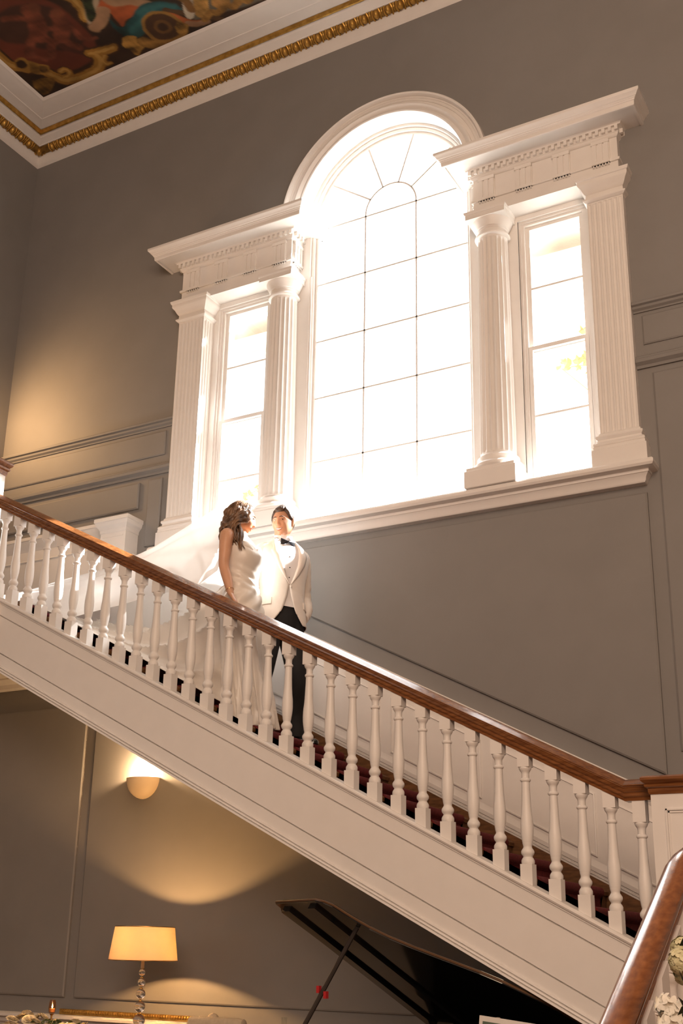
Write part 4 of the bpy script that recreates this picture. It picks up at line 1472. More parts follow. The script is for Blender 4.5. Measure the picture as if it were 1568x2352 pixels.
def head_mesh(female, nlat=64, nlon=84):
    v, f = [], []
    for i in range(nlat + 1):
        phi = -PI / 2 + PI * (i / nlat)
        phi = max(min(phi, PI / 2 - .02), -PI / 2 + .02)
        for j in range(nlon):
            v.append(head_point(phi, 2 * PI * j / nlon, female))
    for i in range(nlat):
        for j in range(nlon):
            a, b = i * nlon + j, i * nlon + (j + 1) % nlon
            f.append((a, b, b + nlon, a + nlon))
    f += [tuple(range(nlon)), tuple(range(nlat * nlon, (nlat + 1) * nlon))]
    return v, f

class Frame:
    def __init__(s, loc, az, pitch=0.0, roll=0.0):
        s.l = np.array(loc, float)
        s.R = np.array((Matrix.Rotation(az, 3, 'Z') @ Matrix.Rotation(pitch, 3, 'Y') @ Matrix.Rotation(roll, 3, 'X')))
    def __call__(s, p): return s.l + s.R @ np.array(p, float)
    def mesh(s, vf): return [s(p) for p in vf[0]], vf[1]

def hand(fr, curl=.5, side=1, spread=.10, thumb_out=.6):
    """solids of a hand: wrist at the frame's origin, fingers along +x, palm facing -z; side=+1 puts the thumb at +y"""
    S = []
    S.append(fr.mesh(ctube([(-.01, 0, 0), (.015, 0, 0), (.05, 0, -.002), (.085, 0, -.004), (.095, 0, -.005)], [(.018, .024), (.016, .027), (.014, .038), (.012, .039), (.007, .034)], 14, up0=(0, 0, 1))))
    for i, (y, L, r) in enumerate(((.030, .070, .0082), (.010, .080, .0086), (-.010, .074, .0082), (-.029, .058, .0074))):
        y *= side
        a = y / .03 * spread
        p = np.array([.086 - abs(y) * .15, y, -.004]); pts = [p - np.array([.02, 0, 0]), p]
        ang = .15
        for q in (.45, .32, .23):
            ang += curl * (.55 if q == .45 else .7)
            p = p + L * q * np.array([math.cos(ang) * math.cos(a), math.sin(a), -math.sin(ang)])
            pts.append(p)
        S.append(fr.mesh(ctube(pts, [r * 1.1, r * 1.08, r, r * .92, r * .7], 10)))
    t0 = np.array([.022, side * .022, -.006]); d = np.array([math.cos(thumb_out), side * math.sin(thumb_out), -.25])
    S.append(fr.mesh(ctube([t0, t0 + d * .032, t0 + d * .058 + np.array([.006, 0, -.006]), t0 + d * .080 + np.array([.016, 0, -.012])], [.013, .0115, .0098, .0068], 10)))
    return S

skin_f = mat('skin_bride', (.64, .355, .225), rough=.45, var=.04, scale=14, sss=.12)
skin_m = mat('skin_groom', (.55, .285, .17), rough=.48, var=.05, scale=14, sss=.12)
hair_f = mat('brown_wavy_hair', (.045, .020, .010), color2=(.25, .14, .075), rough=.36, scale=26, stretch=(1, 1, .35), bump=.4, bump_scale=120, detail=5)
hair_m = mat('short_brown_hair', (.030, .015, .008), color2=(.10, .052, .026), rough=.45, scale=40, bump=.5, bump_scale=160, detail=5)
eye_w = mat('eye_white', (.75, .72, .70), rough=.2, var=0)
eye_i = mat('brown_iris', (.035, .018, .010), rough=.15, var=0)
lip_f = mat('rose_lips', (.40, .16, .13), rough=.35)
lip_m = mat('lips', (.40, .16, .12), rough=.45)
tooth = mat('teeth', (.80, .77, .72), rough=.25, var=0)
satin = mat('ivory_satin', (.78, .73, .67), rough=.30, var=.01, sheen=.25)
tux = mat('white_dinner_wool', (.80, .745, .69), rough=.75, var=.015, scale=30, bump=.06, bump_scale=300, sheen=.15)
lapel_m = mat('white_satin_lapel', (.78, .71, .65), rough=.4, var=.01)
shirt_m = mat('white_shirt', (.80, .78, .79), rough=.7, var=.01)
blackwool = mat('black_wool', (.0075, .0075, .009), rough=.8, var=.1)
blacksilk = mat('black_silk', (.008, .008, .012), rough=.3, var=.0)
patent = mat('patent_leather', (.006, .006, .006), rough=.08, coat=.6, var=0)
veil_m = mat_cloth('bridal_tulle', (.86, .84, .82), trans=.28, see=.06)
goldthin = mat('fine_gold', (.8, .5, .2), rough=.2, metal=1)

def surf(y, z, female):
    """x of the head's skin at (y, z)"""
    c = .116 if not female else .110
    phi = math.asin(max(-.99, min(.99, z / c)))
    lo, hi = 0.0, PI / 2
    for _ in range(26):
        mid = (lo + hi) / 2
        if head_point(phi, mid, female)[1] < abs(y): lo = mid
        else: hi = mid
    return head_point(phi, lo, female)[0]

def face_parts(fr, parent, female):
    hm, sk, lm = (hair_f, skin_f, lip_f) if female else (hair_m, skin_m, lip_m)
    S = lambda y, z, o=0.0: fr((surf(y, z, female) + o, y, z))
    for s in (-1, 1):
        ex = surf(.030, .0095, female) - .0078
        m = MB(); m.ball((0, 0, 0), .0108, 14, 10)
        e = mesh_obj('eye', [fr((ex + p[0], s * .0300 + p[1], .0095 + p[2] * .60)) for p in m.v], m.f, eye_w, parent)
        m = MB(); m.ball((0, 0, 0), .0054, 10, 8, (.5, 1, 1))
        gy = -.002 if female else .0035
        mesh_obj('iris', [fr((ex + .0092 + p[0], s * .0300 + gy + p[1], .0093 + p[2])) for p in m.v], m.f, eye_i, e)
        pts = [S(s * y, zz, .0005) for y, zz in ((.012, .0275), (.022, .0315), (.034, .0325), (.046, .0270))]
        v, f = ctube(pts, [.0022, .0034, .0030, .0014] if not female else [.0014, .0022, .0020, .0010], 8, sm=9)
        mesh_obj('eyebrow', v, f, hm, parent)
        pts = [S(s * y, zz, .0012) for y, zz in ((.017, .0110), (.025, .0168), (.035, .0168), (.044, .0105))]
        v, f = ctube(pts, [.0012, .0022, .0022, .0010], 8, sm=9)
        mesh_obj('eyelid', v, f, hm if female else sk, parent)
    w = .026 if not female else .022
    ys = np.linspace(-w, w, 11)
    rr = [.0010 + .0019 * math.sqrt(max(0, 1 - (y / w) ** 2)) for y in ys]
    up = [S(y, -.0575 + .0065 * (abs(y) / w) ** 2, -.0006) for y in ys]
    lo = [S(y, -.0720 + .0190 * (abs(y) / w) ** 2, -.0006) for y in ys]
    v, f = ctube(up, rr, 8); mesh_obj('lip', v, f, lm, parent)
    v, f = ctube(lo, [r * 1.2 for r in rr], 8); mesh_obj('lip', v, f, lm, parent)
    v = []
    for y in ys * .88:
        q = (abs(y) / w) ** 2
        v += [S(y, -.0592 + .0065 * q, .0010), S(y, -.0675 + .0150 * q, .0010)]
    f = [(2 * i, 2 * i + 2, 2 * i + 3, 2 * i + 1) for i in range(10)]
    mesh_obj('teeth', v, f, tooth, parent, fix=False)

def hair_shell(fr, female, material, parent, line, thick, extra=None, seed=0):
    nlat, nlon = 60, 120
    v, f, K = [], [], []
    for i in range(nlat + 1):
        phi = max(min(-PI / 2 + PI * i / nlat, PI / 2 - .02), -PI / 2 + .02)
        for j in range(nlon):
            th = 2 * PI * j / nlon
            p = head_point(phi, th, female)
            k = (p[2] - line(th)) / .022
            k = max(-1, min(1, k))
            K.append(k)
            nz = mnoise.noise(Vector((th * 9 + seed, phi * 2.2, seed))) * .5 + mnoise.noise(Vector((th * 26, phi * 4, seed + 3))) * .3
            ks = max(0, k); ks = ks * ks * (3 - 2 * ks)
            o = -.005 + (thick + .005 + thick * .45 * nz) * ks
            if extra: o += extra(th, phi) * ks
            v.append(fr(head_point(phi, th, female, o)))
    for i in range(nlat):
        for j in range(nlon):
            q = (i * nlon + j, i * nlon + (j + 1) % nlon, (i + 1) * nlon + (j + 1) % nlon, (i + 1) * nlon + j)
            if max(K[a] for a in q) > -.3: f.append(q)
    f.append(tuple(range(nlat * nlon, (nlat + 1) * nlon)))
    return v, f

def ear(fr, s):
    return fr.mesh(ctube([(-.012, s * .072, -.028), (-.010, s * .079, -.012), (-.014, s * .085, .008), (-.010, s * .083, .026), (.000, s * .076, .030)], [(.009, .006), (.013, .007), (.015, .007), (.011, .006), (.006, .005)], 12, up0=(1, 0, 0)))

# ---------------------------------------------------------------- the groom
GAZ = math.radians(-30)
groom = empty('person', (-4.365, 6.912, ZT1), GAZ)
tag(groom, 'smiling man in white dinner jacket, bow tie and black trousers, hand in pocket', 'person')
HG = Frame((.012, -.012, 1.648), math.radians(-52), math.radians(4), math.radians(3))
solids = [HG.mesh(head_mesh(False)), ear(HG, 1), ear(HG, -1)]
solids.append(ctube([(-.012, 0, 1.44), (-.008, 0, 1.48), (-.004, -.004, 1.53), (-.002, -.008, 1.58), (-.002, -.008, 1.62)], [(.074, .080), (.060, .064), (.056, .058), (.058, .058), (.05, .05)], 20, sm=12))
solids.append(loft([(.80, 0, 0, .09, .13), (.95, 0, 0, .10, .145), (1.08, 0, 0, .095, .13), (1.25, 0, 0, .10, .15), (1.38, 0, 0, .10, .165), (1.45, -.005, 0, .085, .13), (1.49, -.008, 0, .06, .07)], 30, sm=20))
LA, RA = np.array([-.010, .155]), np.array([.055, -.215])
for s, an in ((1, LA), (-1, RA)):
    solids.append(ctube([(0, s * .085, .90), (.01, s * .09, .80), ((an[0] + .02) / 1.6 + .03, (s * .09 + an[1]) / 2, .49), (an[0], an[1], .12), (an[0], an[1], .05)], [.085, .085, .05, .035, .035], 14, sm=16))
# arms: his left bends so that the hand goes into the pocket, his right hangs behind the bride
larm = [(-.005, .160, 1.400), (-.040, .198, 1.27), (-.080, .228, 1.13), (-.030, .222, 1.02), (.012, .170, .930)]
rarm = [(-.005, -.160, 1.400), (-.035, -.200, 1.27), (-.05, -.222, 1.14), (-.02, -.226, 1.00), (.015, -.225, .90)]
for arm in (larm, rarm):
    solids.append(ctube(arm, [.050, .045, .038, .034, .025], 12, sm=14))
solids += hand(Frame((.010, .140, .915), math.radians(-70), math.radians(84), 0), .35, -1)
solids += hand(Frame((.015, -.225, .90), math.radians(0), math.radians(80), math.radians(90)), .5, 1)
gbody = voxel_union('body', solids, .0046, 2, skin_m, groom)
face_parts(HG, gbody, False)
def gline(th):
    a = abs(math.atan2(math.sin(th), math.cos(th)))
    return interp(a, [0, .35, .75, 1.0, 1.25, 1.45, 1.7, 2.2, PI], [.068, .070, .076, .050, .012, .000, .018, -.030, -.058])
v, f = hair_shell(HG, False, hair_m, groom, gline, .011, lambda th, ph: .012 * max(0, math.cos(th)) * max(0, math.sin(ph)) + .006 * max(0, math.sin(ph)) * (1 + math.sin(th)), 2)
mesh_obj('hair', v, f, hair_m, gbody, angle=60)

# shirt front, collar, bow tie
def torso_surf(th, z, secs, k=1.0, off=0.0):
    zs = [s[0] for s in secs]
    cx = np.interp(z, zs, [s[1] for s in secs]); rx = np.interp(z, zs, [s[2] for s in secs]); ry = np.interp(z, zs, [s[3] for s in secs])
    e = .86
    c, s_ = math.cos(th), math.sin(th)
    return np.array([cx + (rx * k + off) * math.copysign(abs(c) ** e, c), (ry * k + off) * math.copysign(abs(s_) ** e, s_), z])
jsec = [(.80, .0, .138, .200), (.90, .0, .136, .196), (1.0, .0, .128, .182), (1.10, .0, .124, .172), (1.20, .0, .128, .180), (1.30, .002, .134, .196), (1.37, .0, .130, .205), (1.415, -.004, .120, .200), (1.45, -.008, .106, .176), (1.475, -.011, .092, .142), (1.50, -.013, .079, .105), (1.525, -.014, .069, .074)]
v, f = [], []
zs = np.linspace(.98, 1.512, 36)
ths = np.linspace(-1.15, 1.15, 25)
for z in zs:
    for th in ths:
        v.append(torso_surf(th, z, jsec, .93))
f = [(i * 25 + j, i * 25 + j + 1, (i + 1) * 25 + j + 1, (i + 1) * 25 + j) for i in range(35) for j in range(24)]
sh = mesh_obj('shirt', v, f, shirt_m, groom, angle=60)
cv, cf = [], []
for i, (z, r) in enumerate(((1.498, .070), (1.512, .0665), (1.552, .0635), (1.550, .0665), (1.520, .0715), (1.498, .0735))):
    for j in range(32):
        a = 2 * PI * j / 32
        dz = -.016 * math.cos(a) if z > 1.51 else -.012 * math.cos(a)
        cv.append((.000 + r * math.cos(a) * 1.0, r * math.sin(a), z + dz))
for i in range(5):
    for j in range(32):
        a, b = i * 32 + j, i * 32 + (j + 1) % 32
        cf.append((a, b, b + 32, a + 32))
mesh_obj('shirt_collar', cv, cf, shirt_m, sh, angle=50)
for s in (-1, 1):
    m = MB()
    m.rings([[(.073, s * .004, 1.533), (.054, s * .046, 1.545), (.060, s * .046, 1.505), (.086, s * .034, 1.480)], [(.076, s * .004, 1.533), (.057, s * .048, 1.545), (.063, s * .049, 1.503), (.089, s * .036, 1.478)]])
    m.build('collar_wing', shirt_m, sh, smooth=False)
for z in (1.36, 1.275, 1.20):
    p = torso_surf(0, z, jsec, .93)
    m = MB(); m.ball(p, .005, 8, 6, (.6, 1, 1)); m.build('stud', blacksilk, sh)
bt = MB()
bx, bz = .092, 1.482
for s in (-1, 1):
    rows = []
    for t in np.linspace(0, 1, 7):
        y = s * (.006 + .052 * t); hh = .009 + .018 * t ** .8
        xb = bx - .35 * abs(y) ** 1.3 - .006 * t
        rows.append([(xb + .007 * (1 - .3 * t) * math.cos(a) * (1 + .25 * math.sin(3 * a)), y, bz + hh * math.sin(a)) for a in np.linspace(0, 2 * PI, 14, endpoint=False)])
    bt.rings(rows)
bt.ball((bx + .002, 0, bz), .0115, 10, 8, (.9, .8, 1.0))
bt.build('bow_tie', blacksilk, groom, angle=50)

# dinner jacket with open front
def w_open(z):
    return interp(z, [.80, .85, .90, .95, 1.0, 1.06, 1.12, 1.135, 1.15, 1.22, 1.30, 1.38, 1.44, 1.48, 1.525], [.165, .118, .080, .054, .035, .016, .004, .001, .008, .036, .060, .075, .078, .070, .058])
def th_open(z):
    y = w_open(z); lo, hi = 0, PI / 2
    for _ in range(24):
        mid = (lo + hi) / 2
        if torso_surf(mid, z, jsec)[1] < y: lo = mid
        else: hi = mid
    return lo
v, f = [], []
zs = np.concatenate([np.linspace(.845, 1.10, 22), np.linspace(1.112, 1.525, 34)])
NTH = 72
for z in zs:
    t0 = th_open(z)
    for j in range(NTH + 1):
        th = t0 + (2 * PI - 2 * t0) * j / NTH
        a = math.atan2(math.sin(th), math.cos(th))
        zz = z
        if z < .93:                                     # hem dips towards the back
            zz = z - .0 + .012 * math.cos(a)
        fold = .0022 * math.sin(z * 60 + 5 * math.sin(a)) * math.exp(-((z - 1.10) / .07) ** 2) * math.exp(-(abs(a) - .6) ** 2 / .5)
        fold += .004 * math.sin(6 * a + 3) * max(0, (1.02 - z) / .18)
        v.append(torso_surf(th, zz, jsec, 1.0, fold + .003))
n = NTH + 1
f = [(i * n + j, i * n + j + 1, (i + 1) * n + j + 1, (i + 1) * n + j) for i in range(len(zs) - 1) for j in range(NTH)]
def sleeve(arm, radii, seed):
    P = smooth_path([tuple(p) + (r,) for p, r in zip(arm, radii)], 54)
    pts = [p[:3] for p in P]
    vv, ff = tube(pts, [p[3] for p in P], 28)
    out = []
    for i in range(54):
        for j in range(28):
            p = np.array(vv[i * 28 + j]); c = pts[i]
            t = i / 53
            k = math.exp(-((t - .52) / .16) ** 2) * .9 + .35 * math.exp(-((t - .9) / .12) ** 2) + .25
            w = 1 + .055 * k * math.sin(t * 62 + 1.3 * math.sin(2 * PI * j / 28 + seed) * 2 + seed) * (.6 + .4 * math.cos(2 * PI * j / 28 + seed))
            out.append(c + (p - c) * w)
    ff = ff + [tuple(range(28)), tuple(range(53 * 28, 54 * 28))]
    return out, ff
for arm, sd in ((larm, 0.4), (rarm, 2.1)):
    a2 = [np.array(p) for p in arm]
    a2 = [a2[0] + np.array([0, -.060 * np.sign(a2[0][1]), .022])] + a2
    a2[-1] = a2[-1] + (a2[-2] - a2[-1]) * .12
    sv, sf = sleeve(a2, [.050, .068, .065, .061, .056, .049], sd)
    k = len(v); v += sv; f += [tuple(i + k for i in q) for q in sf]
jk = mesh_obj('jacket', v, f, tux, groom, angle=60)
sm_ = jk.modifiers.new('thickness', 'SOLIDIFY'); sm_.thickness = .004; sm_.offset = -1
for s in (-1, 1):
    m = MB()
    rows = []
    for z in np.linspace(1.14, 1.512, 26):
        lw = interp(z, [1.14, 1.20, 1.30, 1.385, 1.40, 1.43, 1.48, 1.512], [.006, .030, .056, .070, .052, .050, .044, .034])
        t0 = th_open(z); p0 = torso_surf(t0, z, jsec, 1.0, .0075)
        row0 = [p0]
        for q in (.33, .66, 1.0):
            y = w_open(z) + lw * q
            lo, hi = t0, PI / 2
            for _ in range(18):
                mid = (lo + hi) / 2
                if torso_surf(mid, z, jsec)[1] < y: lo = mid
                else: hi = mid
            row0.append(torso_surf(lo, z + .010 * q, jsec, 1.0, .0095 + (.003 if q < 1 else .001)))
        rows.append([np.array([p[0], s * p[1], p[2]]) for p in row0])
    vv, ff = [], []
    for r in rows: vv += r
    ff = [(i * 4 + j, i * 4 + j + 1, (i + 1) * 4 + j + 1, (i + 1) * 4 + j) for i in range(len(rows) - 1) for j in range(3)]
    lp = mesh_obj('lapel', vv, ff, lapel_m, jk, angle=60)
    sm_ = lp.modifiers.new('thickness', 'SOLIDIFY'); sm_.thickness = .004; sm_.offset = 0
    m = MB()
    rows = []
    for th in np.linspace(.72, 1.32, 9):
        for z, o in ((1.035, .004), (1.035, .010), (.985, .010), (.983, .004)):
            p = torso_surf(th, z - .012 * (th - .6), jsec, 1.0, o)
            rows.append((p[0], s * p[1], p[2]))
    m.rings([rows[i:i + 4] for i in range(0, len(rows), 4)])
    m.build('pocket_flap', tux, jk, smooth=False)
m = MB()
p = torso_surf(.03, 1.128, jsec, 1.0, .010); m.ball(p, .0095, 12, 8, (.45, 1, 1)); m.build('button', lapel_m, jk)
# trousers and shoes
tr = [loft([(.78, 0, 0, .10, .10), (.84, 0, 0, .118, .150), (.92, 0, 0, .120, .165), (1.0, 0, 0, .110, .155), (1.08, 0, 0, .106, .148)], 36, sm=14)]
for s, an in ((1, LA), (-1, RA)):
    P = smooth_path([(0, s * .080, .93, .110), (.004, s * .088, .82, .100), ((an[0] + .02) * .5 + .040, s * .09 * .4 + an[1] * .6, .50, .078), (an[0] + .004, an[1], .22, .066), (an[0] + .012, an[1], .085, .068), (an[0] + .014, an[1], .052, .069)], 44)
    vv, ff = tube([p[:3] for p in P], [p[3] for p in P], 24)
    out = []
    for i in range(44):
        for j in range(24):
            q = np.array(vv[i * 24 + j]); c = P[i][:3]; t = i / 43
            k = .035 * math.exp(-((t - .98) / .10) ** 2) + .022 * math.exp(-((t - .5) / .12) ** 2)
            out.append(c + (q - c) * (1 + k * math.sin(t * 70 + 2 * math.cos(2 * PI * j / 24 + s))))
    tr.append((out, ff + [tuple(range(24)), tuple(range(43 * 24, 44 * 24))]))
voxel_union('trousers', tr, .0065, 2, blackwool, groom)
for s, an, az in ((1, LA, .30), (-1, RA, -.05)):
    fr = Frame((an[0], an[1], 0), az)
    secs = [(-.088, .016, .045), (-.078, .030, .066), (-.04, .036, .080), (.01, .038, .088), (.05, .041, .078), (.09, .046, .060), (.13, .049, .050), (.17, .046, .043), (.20, .036, .036), (.216, .022, .028), (.222, .010, .020)]
    rings = []
    for x, w, h in secs:
        rings.append([fr((x, w * math.cos(a) * (1 if math.sin(a) < 0 else .96), (max(.004, .010) if math.sin(a) < -.2 else .010 + (h - .010) * max(0, math.sin(a)) ** .8) if math.sin(a) > -.2 else .0)) for a in np.linspace(0, 2 * PI, 24, endpoint=False)])
    m = MB(); m.rings(rings)
    so = m.build('shoe', patent, groom, angle=40)
    m = MB()
    for k in range(4):
        x = .035 + .020 * k; h = interp(x, [q[0] for q in secs], [q[2] for q in secs]) + .002
        m.tube([fr((x, -.016, h - .006)), fr((x + .004, 0, h + .001)), fr((x, .016, h - .006))], .0026, 5)
    m.build('laces', blacksilk, so)

# ---------------------------------------------------------------- the bride
BAZ = math.radians(-4)
bride = empty('person', (-4.405, 6.455, ZT1), BAZ)
tag(bride, 'woman with wavy brown hair in strapless ivory gown, hand on the rail', 'person')
HB = Frame((-.026, .0, 1.545), math.radians(42), math.radians(9), math.radians(-3))
solids = [HB.mesh(head_mesh(True)), ear(HB, 1), ear(HB, -1)]
solids.append(ctube([(-.035, 0, 1.36), (-.032, 0, 1.41), (-.028, 0, 1.44), (-.026, 0, 1.48), (-.026, 0, 1.51)], [(.062, .080), (.050, .058), (.045, .047), (.047, .046), (.042, .042)], 18, sm=12))
solids.append(loft([(.80, .0, 0, .09, .12), (.93, .0, 0, .10, .135), (1.05, .0, 0, .078, .10), (1.15, .0, 0, .088, .112), (1.24, .010, 0, .105, .130), (1.31, -.004, 0, .094, .140), (1.365, -.022, 0, .074, .140), (1.400, -.030, 0, .056, .115), (1.425, -.033, 0, .046, .062)], 36, sm=26))
rarm_b = [(-.026, -.150, 1.385), (-.010, -.182, 1.350), (-.002, -.203, 1.240), (.004, -.212, 1.130), (.045, -.216, 1.02), (.082, -.220, .915)]
solids.append(ctube(rarm_b, [(.052, .052), (.054, .050), (.044, .042), (.0375, .0365), (.035, .034), (.0235, .0215)], 18, sm=30))
larm_b = [(-.040, .140, 1.375), (-.045, .170, 1.325), (-.08, .185, 1.22), (-.12, .185, 1.12), (-.12, .19, 1.02), (-.11, .20, .93)]
solids.append(ctube(larm_b, [(.050, .050), (.052, .048), (.042, .041), (.037, .036), (.032, .031), (.0235, .0215)], 16, sm=24))
hz_r = Frame((.080, -.220, .915), math.radians(8), math.radians(52), math.radians(-10))
solids += hand(hz_r, .32, 1, .09)
solids += hand(Frame((-.11, .20, .93), 0, math.radians(70), 0), .4, -1)
for s in (-1, 1):
    solids.append(ctube([(0, s * .07, .90), (.02, s * .07, .78), (.05, s * .06, .48), (.06 + .05 * (s < 0), s * .06, .12), (.06 + .05 * (s < 0), s * .06, .07)], [.08, .075, .045, .03, .03], 12, sm=14))
    solids.append(ctube([(.05 + .05 * (s < 0), s * .06, .07), (.10 + .05 * (s < 0), s * .06, .045), (.16 + .05 * (s < 0), s * .06, .018), (.20 + .05 * (s < 0), s * .06, .014)], [.026, .026, .024, .012], 12))
bbody = voxel_union('body', solids, .0044, 2, skin_f, bride)
face_parts(HB, bbody, True)
# bracelet
m = MB()
w0, d0_ = np.array(rarm_b[-1]) + np.array([-.010, .001, .030]), np.array(rarm_b[-1]) - np.array(rarm_b[-2])
d0_ /= np.linalg.norm(d0_); e1 = np.cross(d0_, (0, 1, 0)); e1 /= np.linalg.norm(e1); e2 = np.cross(d0_, e1)
m.tube([w0 + .0285 * (e1 * math.cos(a) + e2 * math.sin(a)) for a in np.linspace(0, 2 * PI, 25)], .0016, 6)
m.build('bracelet', goldthin, bride)

# hair: a cap with long waves to the shoulder and chest
def bline(th):
    a = abs(math.atan2(math.sin(th), math.cos(th)))
    return interp(a, [0, .4, .8, 1.05, 1.3, 1.6, 2.2, PI], [.072, .070, .050, .010, -.035, -.070, -.095, -.105])
v, f = hair_shell(HB, True, hair_f, bride, bline, .017, lambda th, ph: .010 * max(0, math.sin(ph)) + .012 * max(0, -math.cos(th)), 5)
m = MB(); m.add(v, f)
R3 = random.Random(11)
HBi = lambda p: HB(p)
for k in range(74):
    u = k / 73
    th = lerp(-1.22, -4.6, u) + R3.uniform(-.06, .06)       # round from the near temple by the back to the far side
    phi0 = R3.uniform(-.15, .75)
    p0 = HB(head_point(phi0, th, True, .012))
    p1 = HB(head_point(phi0 - .55, th, True, .024))
    front = max(0, 1 - u / .34)                             # locks falling in front of the near shoulder
    if front > 0:
        end = np.array([lerp(-.055, .105, front ** .8) + R3.uniform(-.015, .02), -.150 + R3.uniform(-.03, .03) + .02 * front, lerp(1.37, 1.262, front) + R3.uniform(-.03, .03)])
        midp = np.array([lerp(-.07, .035, front), -.118 + R3.uniform(-.02, .02), 1.46])
    else:
        w = (u - .34) / .66
        a = lerp(-.9, 2.0, w)
        end = np.array([-.125 - .03 * math.cos(a) + R3.uniform(-.01, .01), .115 * math.sin(a) + R3.uniform(-.02, .02), 1.385 + R3.uniform(-.05, .035)])
        midp = np.array([-.128 - .012 * math.cos(a), .092 * math.sin(a), 1.49 + R3.uniform(-.02, .02)])
    base = smooth_path([p0, p1, midp, end], 22)
    ph, amp = R3.uniform(0, 6.28), R3.uniform(.010, .018)
    fr_ = R3.uniform(2.1, 3.0)
    pts, rad = [], []
    for i, p in enumerate(base):
        t = i / 21
        q = amp * min(1, t * 2.2)
        pts.append(p + np.array([q * math.sin(fr_ * 2 * PI * t + ph), q * math.cos(fr_ * 2 * PI * t + ph), 0]))
        r = interp(t, [0, .15, .6, .9, 1], [.009, .015, .017, .012, .003]) * R3.uniform(.9, 1.1)
        rad.append((r, r * .62))
    m.tube(pts, rad, 8)
m.build('hair', hair_f, bbody, angle=60)

# gown: bodice, draped hips, long skirt
gsec = [(.02, .115, .190, .200), (.15, .100, .178, .190), (.30, .080, .160, .180), (.50, .055, .142, .168), (.70, .030, .138, .172), (.83, .016, .136, .170), (.93, .010, .126, .160), (1.0, .006, .108, .138), (1.07, .004, .094, .120), (1.14, .008, .100, .126), (1.20, .014, .112, .138), (1.25, .014, .116, .146), (1.30, .004, .108, .150), (1.36, -.006, .098, .150)]
def gown_point(th, z):
    zs = [s[0] for s in gsec]
    cx, rx, ry = (np.interp(z, zs, [s[i] for s in gsec]) for i in (1, 2, 3))
    a = math.atan2(math.sin(th), math.cos(th))
    r = 1.0
    low_ = max(0, (.86 - z) / .86)
    r += low_ ** .85 * (.13 * (1 - 2 * abs(math.sin(4.5 * a + .6 + 1.2 * z)) ** .7) + .10 * (1 - 2 * abs(math.sin(8 * a + 2.5 * z + .8)) ** .7) + .05 * math.sin(21 * a + 2))
    bust = sum(math.exp(-((a - q) / .42) ** 2 - ((z - 1.235) / .052) ** 2) for q in (-.52, .52))
    r += .105 * bust
    wrap = math.exp(-((z - 1.06) / .075) ** 2)
    r += -.0 + .055 * wrap * math.sin(110 * (z + .045 * a))
    hip = math.exp(-((z - .90) / .10) ** 2)
    r += .060 * hip * math.sin(50 * (z - .13 * a) + 1)
    return np.array([cx + rx * r * math.cos(a), ry * r * math.sin(a), z])
NT, NZ = 144, 110
def ztop(a):
    a = abs(a)
    return interp(a, [0, .22, .52, .85, 1.3, 1.8, 2.5, PI], [1.285, 1.312, 1.335, 1.332, 1.312, 1.295, 1.265, 1.25])
v, f = [], []
for i in range(NZ):
    t = i / (NZ - 1)
    for j in range(NT):
        th = 2 * PI * j / NT
        a = math.atan2(math.sin(th), math.cos(th))
        zb = .018 + (.155 if math.cos(a) < -.55 else .155 * max(0, min(1, (-math.cos(a) + .1) / .65))) 
        z = lerp(ztop(a), zb, t ** .92)
        v.append(gown_point(th, z))
for i in range(NZ - 1):
    for j in range(NT):
        a, b = i * NT + j, i * NT + (j + 1) % NT
        f.append((a, b, b + NT, a + NT))
gown = mesh_obj('gown', v, f, satin, bride, angle=70)
sd_ = gown.modifiers.new('thickness', 'SOLIDIFY'); sd_.thickness = .004; sd_.offset = 1
# the folded edge of the bodice
for s in (-1, 1):
    rows = []
    for q in np.linspace(0, 1, 12):
        a = s * lerp(.05, 1.15, q)
        top = gown_point(a, ztop(a)); dn = gown_point(a, ztop(a) - lerp(.085, .030, q) )
        o = np.array([math.cos(a), math.sin(a), 0]) * .0045
        rows.append([top + np.array([0, 0, .004]), top + o, (top + dn) / 2 + o * 1.3, dn + o * .4])
    vv = [p for r in rows for p in r]
    ff = [(i * 4 + j, i * 4 + j + 1, (i + 1) * 4 + j + 1, (i + 1) * 4 + j) for i in range(11) for j in range(3)]
    e = mesh_obj('bodice_fold', vv, ff, satin, gown, angle=60)
    md = e.modifiers.new('thickness', 'SOLIDIFY'); md.thickness = .003

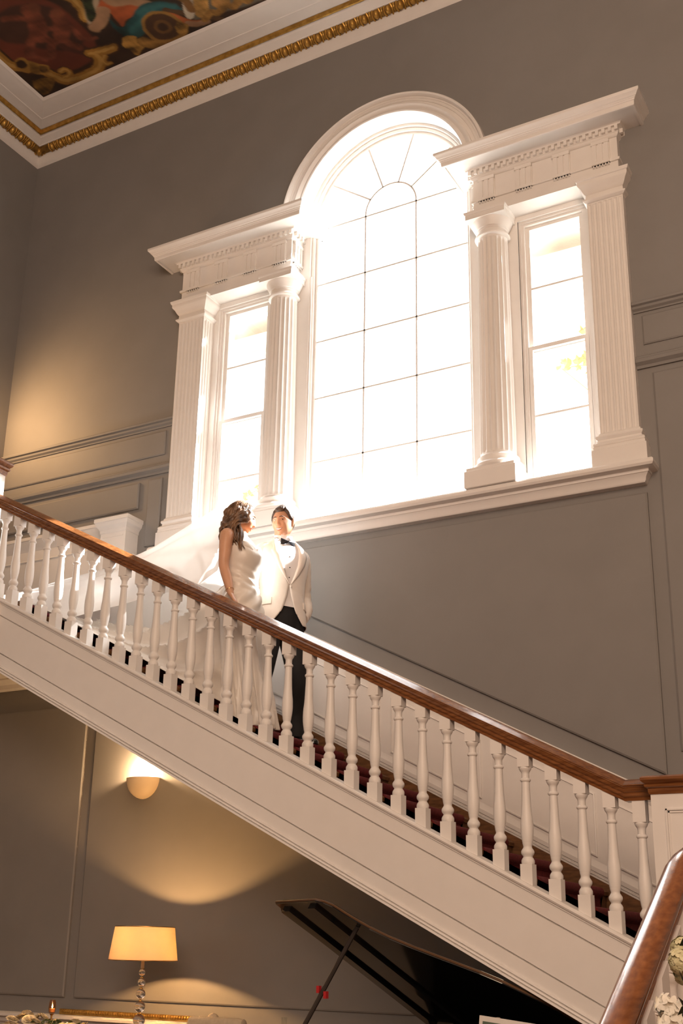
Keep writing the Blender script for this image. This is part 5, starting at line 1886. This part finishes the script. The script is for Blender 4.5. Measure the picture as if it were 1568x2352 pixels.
# train: satin spreading up the steps behind her (built in hall coordinates)
def plane_z(x): return -.758 - SL * x
inv = Matrix.Translation(bride.location) @ Matrix.Rotation(BAZ, 4, 'Z')
inv = inv.inverted()
def world_sheet(name, fn, nu, nv, material, parent, thick=.003):
    vv = []
    for i in range(nu):
        for j in range(nv):
            vv.append(inv @ Vector(fn(i / (nu - 1), j / (nv - 1))))
    ff = [(i * nv + j, i * nv + j + 1, (i + 1) * nv + j + 1, (i + 1) * nv + j) for i in range(nu - 1) for j in range(nv - 1)]
    o = mesh_obj(name, vv, ff, material, parent, angle=80)
    if thick:
        md = o.modifiers.new('thickness', 'SOLIDIFY'); md.thickness = thick
    return o
def train_fn(u, w):
    x = lerp(-4.40, -6.05, u)
    yn = interp(u, [0, .10, .25, .5, 1], [6.34, 6.27, 6.235, 6.215, 6.21])
    yf = interp(u, [0, .10, .25, .5, 1], [6.62, 6.70, 6.88, 7.12, 7.30])
    y = lerp(yn, yf, w)
    ridge = interp(u, [0, .08, .18, .32, .5, .75, 1], [.90, .86, .66, .46, .27, .13, .05])
    wr = .52
    prof = math.exp(-((w - wr) / .30) ** 2)
    edge = min(1, w / .10) * min(1, (1 - w) / .10)
    h = ridge * prof
    fold = 1.0 - 2.0 * abs(math.sin(w * 15 + 6.5 * u + .6)) ** .7 + .45 * math.sin(w * 41 + 9 * u) + .4 * mnoise.noise(Vector((u * 5, w * 7, 1)))
    amp = interp(u, [0, .10, .45, 1], [.010, .034, .046, .030])
    base = plane_z(x) + .022
    if w < .10: h = h * (w / .10)
    return (x + .05 * math.sin(w * 7 + 3 * u), y - amp * fold * edge * (1 if w < .6 else .3), max(base + .012 * (1 + math.sin(w * 23 + u * 9)), base + h + .45 * amp * fold * edge + .018))
train = world_sheet('train', train_fn, 110, 90, satin, gown)
def veil_fn(u, w):
    x = interp(u, [0, .06, .14, .3, .5, .75, 1], [-4.47, -4.60, -4.80, -5.25, -5.85, -6.7, -7.55])
    zr = interp(x, [-7.6, -6.7, -5.81, -5.344, -4.986, -4.73, -4.60, -4.52, -4.45], [2.56, 2.71, 2.79, 2.895, 3.010, 3.075, 3.078, 3.070, 3.040])
    half = interp(u, [0, .05, .15, .35, .6, 1], [.035, .10, .22, .36, .46, .52])
    yc = interp(u, [0, .2, .5, 1], [6.47, 6.58, 6.68, 6.72])
    q = (w - .5) * 2
    y = max(6.25, yc + half * q * 1.0)
    drop = interp(u, [0, .05, .12, .3, .5, .75, 1], [.10, .55, .68, .60, .50, .24, .08])
    s_ = abs(q) ** 1.6
    z = zr - drop * s_
    fold = .5 * math.sin(q * 11 + 3 * u) + .35 * math.sin(q * 23 - 5 * u + 1) + .3 * mnoise.noise(Vector((u * 6, q * 5, 9)))
    z += .028 * fold * min(1, u * 5) * (1 - .4 * (1 - abs(q)))
    fl = (ZLAND if x < nose(8) else plane_z(x)) + .03
    return (x, y + .02 * math.sin(9 * u + q * 4) * min(1, u * 4), max(z, fl))
world_sheet('veil', veil_fn, 120, 70, veil_m, bride, thick=0)
